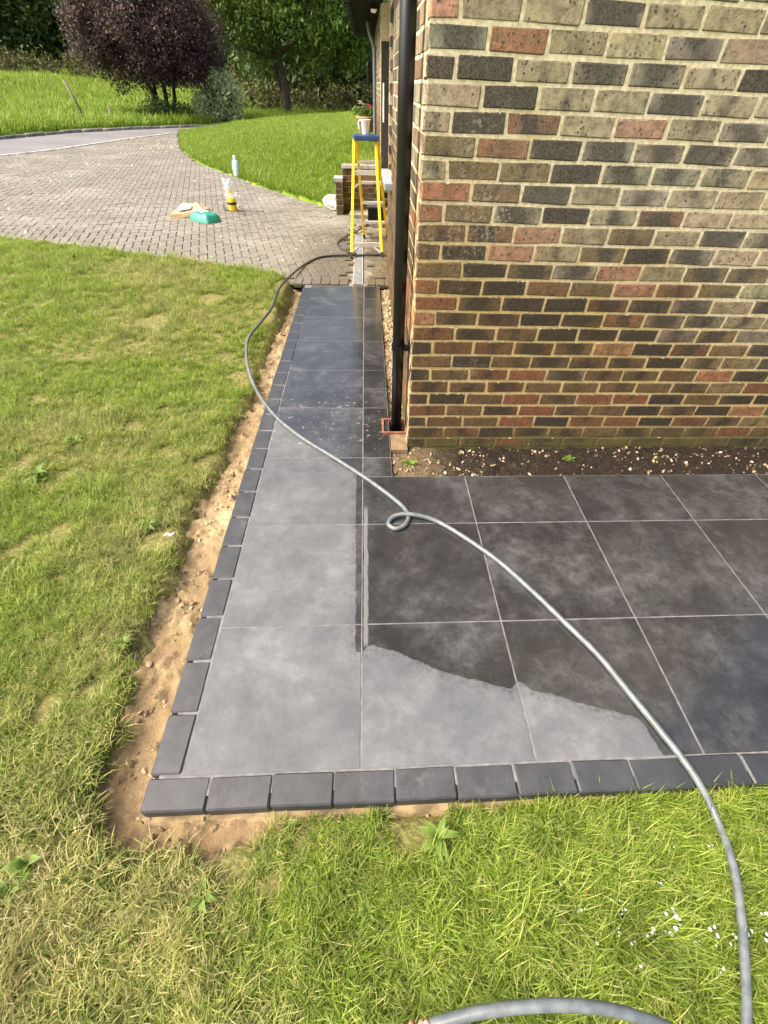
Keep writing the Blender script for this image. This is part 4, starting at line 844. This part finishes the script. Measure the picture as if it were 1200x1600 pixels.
# ------------------------------------------------------------------ soap foam, scraps
mb = MB(); fpos = [(1045, 1455, .021), (1060, 1440, .018), (1115, 1460, .018), (1185, 1465, .022), (1200, 1430, .016), (970, 1412, .014), (1000, 1520, .016), (930, 1470, .013), (970, 1430, .014), (905, 1418, .010), (1020, 1460, .016), (1110, 1320, .008), (880, 1380, .009), (985, 1470, .013), (1030, 1380, .009), (1090, 1465, .014), (1150, 1470, .014), (1055, 1425, .012), (960, 1458, .012), (1060, 1320, .007), (1130, 1520, .012)]
fv = []; ff = []
for u, v, r_ in fpos:
    c0 = G(u, v, -.002)
    for k in range(4):
        bm = bmesh.new(); bmesh.ops.create_icosphere(bm, subdivisions=2, radius=r_*random.uniform(.25, .6)*.6); c = Vector(c0) + Vector((random.gauss(0, r_*.8), random.gauss(0, r_*.6), random.uniform(-.015, .012)))
        for v_ in bm.verts: v_.co *= 1+.7*mnoise.noise(v_.co*120+c*7); v_.co.z *= .6
        mb.add([v_.co+c for v_ in bm.verts], [[q.index for q in f.verts] for f in bm.faces]); bm.free()
fo = mb.build('soap_foam', M_FOAM, None, smooth=True); tag(fo, 'white soap foam flecks on the grass beside the hose', 'foam', kind='stuff')
sc_ = MB(); p0 = Vector(G(264, 836, .02))
sp_ = [p0+Vector(q_) for q_ in ((-.026, -.004, 0), (-.020, .009, .004), (-.004, -.008, .010), (-.002, .004, .012), (.010, -.009, .001), (.013, .005, .004), (.026, -.001, .012), (.028, .010, .013))]
sc_.add(sp_, [(0, 2, 3, 1), (2, 4, 5, 3), (4, 6, 7, 5)])
tag(sc_.build('paper_scrap', M_WHITE), 'small torn white scrap on the lawn near the trench', 'scrap')
p0 = Vector(G(915, 1400, .0)); tag(MB().tube([p0+Vector((-.008, -.012, 0)), p0+Vector((0, .004, .008)), p0+Vector((.008, .018, .008))], [.0015, .0022, .001], 7).build('orange_twig', plain('orange_bark', (.3, .07, .02), .7)), 'short orange twig lying in the front grass', 'twig')

# ------------------------------------------------------------------ broad-leaved weeds
def weed_leaf(seed, L, W, teeth):
    rg_ = random.Random(seed); n = 9; V = []; F = []; T = []
    for i in range(n):
        s_ = i/(n-1); wd = W*math.sin(math.pi*(.05+.93*s_)**(1.25 if teeth else .9))*(1+(.55 if teeth and i % 2 else -.15 if teeth else 0)*(1-s_)+rg_.uniform(-.1, .1)); z = L*(.30*math.sin(s_*2.6)-.10*s_) + rg_.uniform(-.012, .012)*L*2
        V += [(L*s_, -wd, z+wd*.25), (L*s_, 0, z), (L*s_, wd, z+wd*.25)]; T += [.6, .25, .6]
    for i in range(n-1): b_ = 3*i; F += [(b_, b_+3, b_+4, b_+1), (b_+1, b_+4, b_+5, b_+2)]
    me = mesh('leaf', V, F, M_WEED, True); fattr(me, 'lc', T); return me
def weed(uv, size, n, label, z=0.0, teeth=True, seed=0, cat='weed'):
    size *= .55; z -= .015; n = int(n*1.7); p = G(uv[0], uv[1], z); t = thing('broadleaf_weed', tuple(p), label, cat, 'weeds in the garden'); rg_ = random.Random(seed); ms = [weed_leaf(seed+k, size, size*rg_.uniform(.10, .19), teeth) for k in range(3)]
    for k in range(n):
        o = ob('leaf', rg_.choice(ms), t, (0, 0, 0), (rg_.gauss(0, .2), -rg_.uniform(-.1, .55), k*6.283/n+rg_.gauss(0, .35))); s_ = rg_.uniform(.45, 1.2); o.scale = (s_, s_, s_)
weed((195, 1005), .085, 7, 'broad green weed at lawn edge halfway down the sandy trench', .0, False, 1)
weed((45, 1350), .10, 8, 'leafy green clover-like weed near the bottom left corner', .01, False, 2)
weed((15, 1395), .09, 6, 'round-leaved weed lowest at the left picture edge', .0, False, 12)
weed((685, 1310), .115, 10, 'large leafy weed in grass before the front edging blocks', -.02, False, 3)
weed((575, 1425), .07, 6, 'small weed low in the grass left of middle foreground', -.02, True, 4)
weed((318, 1400), .10, 5, 'narrow upright dock weed before the patio corner', -.02, False, 5)
weed((640, 727), .10, 9, 'yellow-green weed in soil beside the drain gully', -.01, True, 6)
weed((888, 719), .085, 8, 'bright green weed alone in the middle of soil bed', -.01, True, 7)
weed((232, 822), .11, 8, 'green weed on the lawn beside the white scrap', .0, True, 8)
weed((192, 616), .12, 9, 'spiky weed in the middle of the left lawn', .0, True, 9)
weed((1182, 1300), .07, 6, 'small weed right of the hose at right edge', -.02, True, 10)
weed((850, 1300), .08, 8, 'low leafy weed right of the largest front weed', -.02, False, 11)
weed((60, 745), .14, 9, 'wide dark weed near the left edge of the lawn', .0, False, 13)
weed((120, 690), .12, 7, 'loose weed above the wide dark one on left lawn', .0, True, 14)

# ------------------------------------------------------------------ grass, stones
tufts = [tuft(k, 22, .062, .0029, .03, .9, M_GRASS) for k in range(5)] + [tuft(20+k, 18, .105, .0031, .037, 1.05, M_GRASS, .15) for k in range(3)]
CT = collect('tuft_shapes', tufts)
def rnd_in(x0, x1, y0, y1, n): return RNG.uniform(x0, x1, n), RNG.uniform(y0, y1, n)
Ps = []; BARE = [(240, 500, .14), (425, 1375, .045), (350, 1310, .07), (470, 1300, .05), (410, 655, .05), (255, 640, .05), (330, 470, .12), (205, 665, .07)]
for x0, x1, y0, y1, den in ((-2.6, 2.4, -1.25, .3, 5200), (-3.2, -.7, .3, 1.6, 3800), (-4.2, -.7, 1.6, 3.2, 2400), (-7.5, -.7, 3.2, 8.2, 1100)):
    n = int((x1-x0)*(y1-y0)*den); x, y = rnd_in(x0, x1, y0, y1, n); k = inside(LAWN, x, y); d = segdist(GRASS_EDGE, x, y, False); 
    bare = fbm(x+.37*y, y-.37*x, .21, 41, 4); th_ = .29 + .12*sstep(.30, .0, d)
    for (bu, bv, br_) in BARE: q_ = G(bu, bv, 0); th_ = th_ + .5*sstep(br_*1.5, br_*.4, np.hypot(x-q_[0], (y-q_[1])*.8))
    k &= (bare > th_) & (RNG.random(n) < sstep(-.01, .12, d)*np.where(x < -.3, .88, .2)+np.where(x < -.3, .16, .85))
    x, y = x[k], y[k]; P = np.c_[x, y, lawn_z(x, y)]; P = P[inview(P, 160, 200)]; Ps.append(P)
P = np.concatenate(Ps); n = len(P); x, y = P[:, 0], P[:, 1]
dry = np.clip(fbm(x, y, .9, 61, 4)*1.9-.92 - .28*sstep(.2, -.1, y)*sstep(-.4, .3, x) + .50*sstep(.2, -.4, y)*sstep(.1, -.7, x) + .22*sstep(-3, -1, x)*sstep(.4, 2.0, y)*.6 + RNG.normal(0, .13, n) - .25*sstep(3.5, 6.5, y), 0, 1)
scl = RNG.uniform(.6, 1.1, n)*(.45+.95*fbm(x+y*.3, y-x*.3, .33, 71, 4)) * np.where(y < .2, 1.12, .82)*(1+.35*sstep(3, 6.5, y))
rot = randrot(n, .16)
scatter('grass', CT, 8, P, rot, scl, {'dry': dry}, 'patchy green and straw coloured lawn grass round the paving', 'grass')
# lush fringe hanging over the trench and along the front
ff_ = [tuft(60+k, 26, .22, .012, .13, .9, M_FGRASS) for k in range(5)]; CF = collect('far_tuft_shapes', ff_)
n = 26000; x, y = rnd_in(-7.6, .3, 9.2, 27.5, n); k = inside(LAWN2, x, y) & (segdist(LAWN2, x, y) > .03); x, y = x[k], y[k]; P2 = np.c_[x, y, lawn2_z(x, y)]; P2 = P2[inview(P2)]
scatter('raised_lawn_grass', CF, 5, P2, randrot(len(P2), .1), RNG.uniform(.45, .9, len(P2)), {}, 'bright green grass on the raised lawn past the drive', 'grass')
n = 60000; x, y = rnd_in(-48, 6, 19, 66, n); nrth = inside(ROAD_FAR + [(60, 80), (60, 900), (-900, 900), (-900, 11.5)], x, y); k = nrth & (segdist(ROAD_FAR, x, y, False) > .35); x, y = x[k], y[k]; P3 = np.c_[x, y, field_z(x, y)]; P3 = P3[inview(P3, 150, 150)]
scatter('meadow_grass', CF, 5, P3, randrot(len(P3), .12), RNG.uniform(1.2, 2.6, len(P3))*(.6+.8*fbm(P3[:, 0], P3[:, 1], 3, 91)), {}, 'long sunlit meadow grass beyond the road', 'grass')
CR = collect('stone_shapes', [rock(k) for k in range(7)])
def stones(name, x, y, zf, smin, smax, t0, t1, label, pw=2.5, sink=.3):
    n = len(x); s_ = smin+(smax-smin)*RNG.random(n)**pw; P = np.c_[x, y, zf(x, y)+s_*sink]; k = inview(P, 150, 200); P, s_ = P[k], s_[k]
    scatter(name, CR, 7, P, RNG.uniform(0, 6.28, (len(P), 3)), s_, {'tone': RNG.uniform(t0, t1, len(P))}, label, 'stones')
n = 34000; x, y = rnd_in(-1.05, 1.6, -.4, 5.2, n); k = (~inside(LAWN, x, y) | (segdist(GRASS_EDGE, x, y, False) < .09)) & ((x < XO-.01) | (y < -.11)) & (RNG.random(n) < .25+.75*(fbm(x, y, .3, 15) > .47)); stones('trench_gravel', x[k], y[k], trench_z, .002, .0165, .25, .8, 'loose pale stones and crumbs in the sandy trench', 6)
n = 6500; x, y = rnd_in(.19, 3.6, 1.632, 1.945, n); k = RNG.random(n) < (.12+.5*(fbm(x, y, .12, 19) > .5)+.65*sstep(.8, .2, x)); stones('bed_gravel', x[k], y[k], bed_z, .0015, .013, 0, .9, 'small stones and bits scattered over dark soil bed', 7)
n = 2600; x, y = rnd_in(.185, .283, 2.28, 5.18, n); stones('strip_gravel', x, y, lambda a, b: bed_z(a, b)-.02, .006, .018, .3, .8, 'pebbles filling the strip between path and wall', 1.5)
# pale fallen petals and leaf bits on the drive
n = 1500; x = np.r_[RNG.uniform(-9, -.4, 900), RNG.normal(-6.3, 1.0, 600)]; y = np.r_[RNG.uniform(6, 20, 900), RNG.normal(19.5, 2.0, 600)]; k = inside(DRIVE, x, y); stones('fallen_bits', x[k], y[k], lambda a, b: 0*a+.012, .008, .03, .8, 1, 'pale fallen leaf bits dotted over the driveway', 3, .1)

# ------------------------------------------------------------------ trees and shrubs
def tube_limb(mb, a, b, r0, r1, wob, rg_, n=6):
    a, b = Vector(a), Vector(b); pts = []
    for i in range(n+1):
        t_ = i/n; p = a.lerp(b, t_); p += Vector((rg_.gauss(0, wob), rg_.gauss(0, wob), rg_.gauss(0, wob*.5)))*math.sin(math.pi*t_); pts.append(p)
    mb.tube(pts, [r0+(r1-r0)*i/n for i in range(n+1)], 8, False)
def tree(name, base, label, lobes, leaf, mat, nclump, nper, seed, trunks, group=None, sig=.28, cat='tree', shell=.5, tone_dir=True):
    rr = np.random.default_rng(seed); rg_ = random.Random(seed); t = thing(name, base, label, cat, group); C = []
    vol = np.array([l[3]*l[4]*l[5] for l in lobes])**.67; pr = vol/vol.sum()
    for l, q in zip(lobes, pr):
        m = max(3, int(nclump*q)); d = rr.normal(0, 1, (m, 3)); d /= np.linalg.norm(d, axis=1)[:, None]; r_ = (shell+(1-shell)*rr.random(m)**.6)[:, None]
        C.append(np.array(l[:3]) + d*r_*np.array(l[3:6])*(1+.18*rr.normal(0, 1, (m, 1))))
    C = np.concatenate(C); C = C[C[:, 2] > .1]
    tone = np.clip(rr.normal(.42, .2, len(C)), 0, 1)
    me = leafmesh('crown', C, nper, sig, leaf, mat, rr, tone, .3); mb = MB()
    for (p0, p1, r0, r1) in trunks:
        tube_limb(mb, p0, p1, r0, r1, .06, rg_)
        for k in range(9):
            c = C[rg_.randrange(len(C))]; s_ = Vector(p0).lerp(Vector(p1), rg_.uniform(.55, 1)); tube_limb(mb, s_, Vector(c), r1*.6, .012, .15, rg_, 4)
    mb.build('trunk', M_BARK, t, smooth=True); ob('crown', me, t); return t
def B(u, v):                              # foot of something standing on the field
    p = G(u, v, 0); 
    for _ in range(12): z = float(field_z(np.array([p[0]]), np.array([p[1]]))[0]); p = G(u, v, z)
    return (p[0], p[1], z-.03)
b = B(262, 190)
tree('purple_tree', b, 'dark purple leaved bushy tree at the bend in the road', [(-.2, 0, 3.0, 2.6, 2.1, 1.7), (-1.6, 0, 3.2, 1.7, 1.6, 1.3), (1.3, -.2, 2.9, 1.8, 1.6, 1.6), (-.1, .2, 4.4, 2.1, 1.9, 1.4), (1.9, 0, 2.2, .9, .9, .8), (-2.3, .2, 2.5, .9, .9, .7)],  .062, M_PURPLE, 900, 90, 1, [((0, 0, 0), (-.9, .1, 2.6), .12, .06), ((.1, .05, 0), (.2, 0, 2.8), .11, .06), ((.2, 0, 0), (1.2, .2, 2.4), .1, .05), ((-.1, .1, 0), (-.4, .4, 2.5), .09, .05)], sig=.20, cat='tree')
b = B(345, 194)
tree('silver_shrub', b, 'pale silvery green shrub right of the purple tree', [(-.3, 0, .6, .9, .7, .6), (.4, 0, .9, .85, .7, .7), (.3, 0, 1.35, .75, .6, .45), (-.8, 0, .4, .6, .5, .4)], .06, M_SILVER, 190, 42, 2, [((0, 0, 0), (.3, 0, 1.4), .05, .03), ((.7, -.2, 0), (.6, 0, 1.5), .06, .04)], sig=.13, cat='shrub')
b = B(262, 190); b = (b[0]-.1, b[1]-.9, b[2])
tree('low_shrub', b, 'low dark green shrub at foot of the purple tree', [(0, 0, .35, .8, .5, .45), (.9, .2, .3, .6, .5, .4)], .06, M_DARKG, 90, 40, 3, [((0, 0, 0), (.1, 0, .4), .03, .02)], sig=.11, cat='shrub')
b = B(452, 187)
tree('green_tree', b, 'tall green tree with bare trunk right of silvery shrub', [(0, 0, 5.2, 3.6, 3.2, 2.2), (-3.0, -.3, 4.6, 2.2, 2, 1.5), (2.8, 0, 4.4, 2.3, 2, 1.6), (-1.6, -.6, 3.4, 1.6, 1.4, .8), (1.9, -.4, 3.1, 1.5, 1.3, .9), (3.9, .3, 3.2, 1.4, 1.4, 1.2), (0, 0, 7.5, 2.6, 2.4, 1.8)], .11, M_GREEN, 700, 52, 4, [((0, 0, 0), (-.3, .1, 4.2), .24, .14), ((-.1, .1, .6), (-1.0, .2, 3.8), .13, .08)], sig=.26)
wood = 'woodland trees beyond the meadow'
for k, (u, v, dy, lab, mat, sc) in enumerate([
    (20, 150, 2, 'woodland tree at the far left picture edge', M_GREEN, 1.15), (95, 148, 9, 'dark woodland tree seen left of purple crown', M_DARKG, 1.2), (190, 148, 6, 'dark woodland tree hidden behind the purple crown', M_DARKG, 1.25), (300, 150, 10, 'woodland tree showing between purple and green trees', M_GREEN, 1.2),
    (395, 152, 12, 'dark woodland tree behind the green tree left of its trunk', M_DARKG, 1.25), (500, 156, 6, 'dark woodland tree just right of the bare trunk', M_DARKG, 1.1), (560, 160, 2, 'dark woodland tree next to the house eaves', M_DARKG, 1.0), (-110, 150, 3, 'woodland tree past the left picture edge', M_GREEN, 1.2)]):
    b = B(u, v); b = (b[0], b[1]+dy*.6, b[2]); s = sc
    tree('woodland_tree', b, lab, [(0, 0, 5.4*s, 4.4*s, 3*s, 2.6*s), (-2.6*s, -.8, 3.9*s, 2.5*s, 2*s, 1.8*s), (2.7*s, -.8, 3.8*s, 2.5*s, 2*s, 1.9*s), (0, -1.2, 2.9*s, 2.2*s, 1.6*s, 1.2*s), (0, 0, 8.5*s, 3.4*s, 3*s, 2.4*s), (-1.8*s, -.6, 2.2*s, 1.5*s, 1.2, 1.0), (2.2*s, -.5, 2.1*s, 1.6*s, 1.2, 1.0)], .15, mat, 420, 46, 20+k, [((0, 0, 0), (.2, 0, 5*s), .26, .15)], wood, sig=.36)
# dense shade-filled undergrowth closing the view behind the trees: one mass
rr = np.random.default_rng(9); n = 2600; x = rr.uniform(-62, 14, n); y = 58 + rr.uniform(0, 9, n) - .18*np.maximum(x+20, 0); y = np.where(x > -8, y-14, y)
z = field_z(x, y) + rr.random(n)**.8*9.5; me = leafmesh('wood', np.c_[x, y, z], 46, .55, .24, M_DARKG, rr, np.clip(rr.normal(.3, .2, n), 0, 1))
tag(ob('woodland_backdrop', me), 'mass of dark undergrowth closing the view behind the trees', 'woodland', kind='stuff')
n = 900; x = rr.uniform(-50, 4, n); y = 49 + rr.uniform(-1.5, 1.5, n); y = np.where(x > -9, 39+rr.uniform(-1, 1, n), y); z = field_z(x, y)+rr.random(n)**1.5*1.3
tag(ob('bramble_scrub', leafmesh('scrub', np.c_[x, y, z], 26, .22, .12, M_SCRUB, rr)), 'brown and green brambles along the field fence', 'scrub', kind='stuff')
# leaf litter strip under the green tree
def litter_z(X, Y): return field_z(X, Y)+.035
# fence posts
def post(u, v, h, lean, label, r=.055):
    b = B(u, v); t = thing('fence_post', b, label, 'post', 'posts of the field fence'); mb = MB(); mb.tube([(0, 0, -.1), (lean*.5, 0, h*.5), (lean, 0, h)], [r, r*.95, r*.85], 8); mb.build('post_shaft', M_POST, t, smooth=True)
    MB().tube([(lean*.98, 0, h-.012), (lean*1.0, 0, h+.006)], [r*.8, r*.5], 8).build('post_top', M_POST, t)
post(137, 193, 1.35, -.38, 'leaning weathered timber post in the meadow', .06)
post(181, 193, .55, -.12, 'short broken post right of the leaning one', .05)
post(390, 150, 1.3, -.08, 'tilted post left of the green tree trunk', .06); post(500, 180, 1.3, 0, 'slim upright post right of the green tree trunk', .045)
for k, u in enumerate((8, 62, 108)): post(u, 137, 1.3, .05*k, ['post at the far left end of the field fence', 'post in the middle of the far left fence', 'post of the field fence nearest the purple crown'][k], .07)
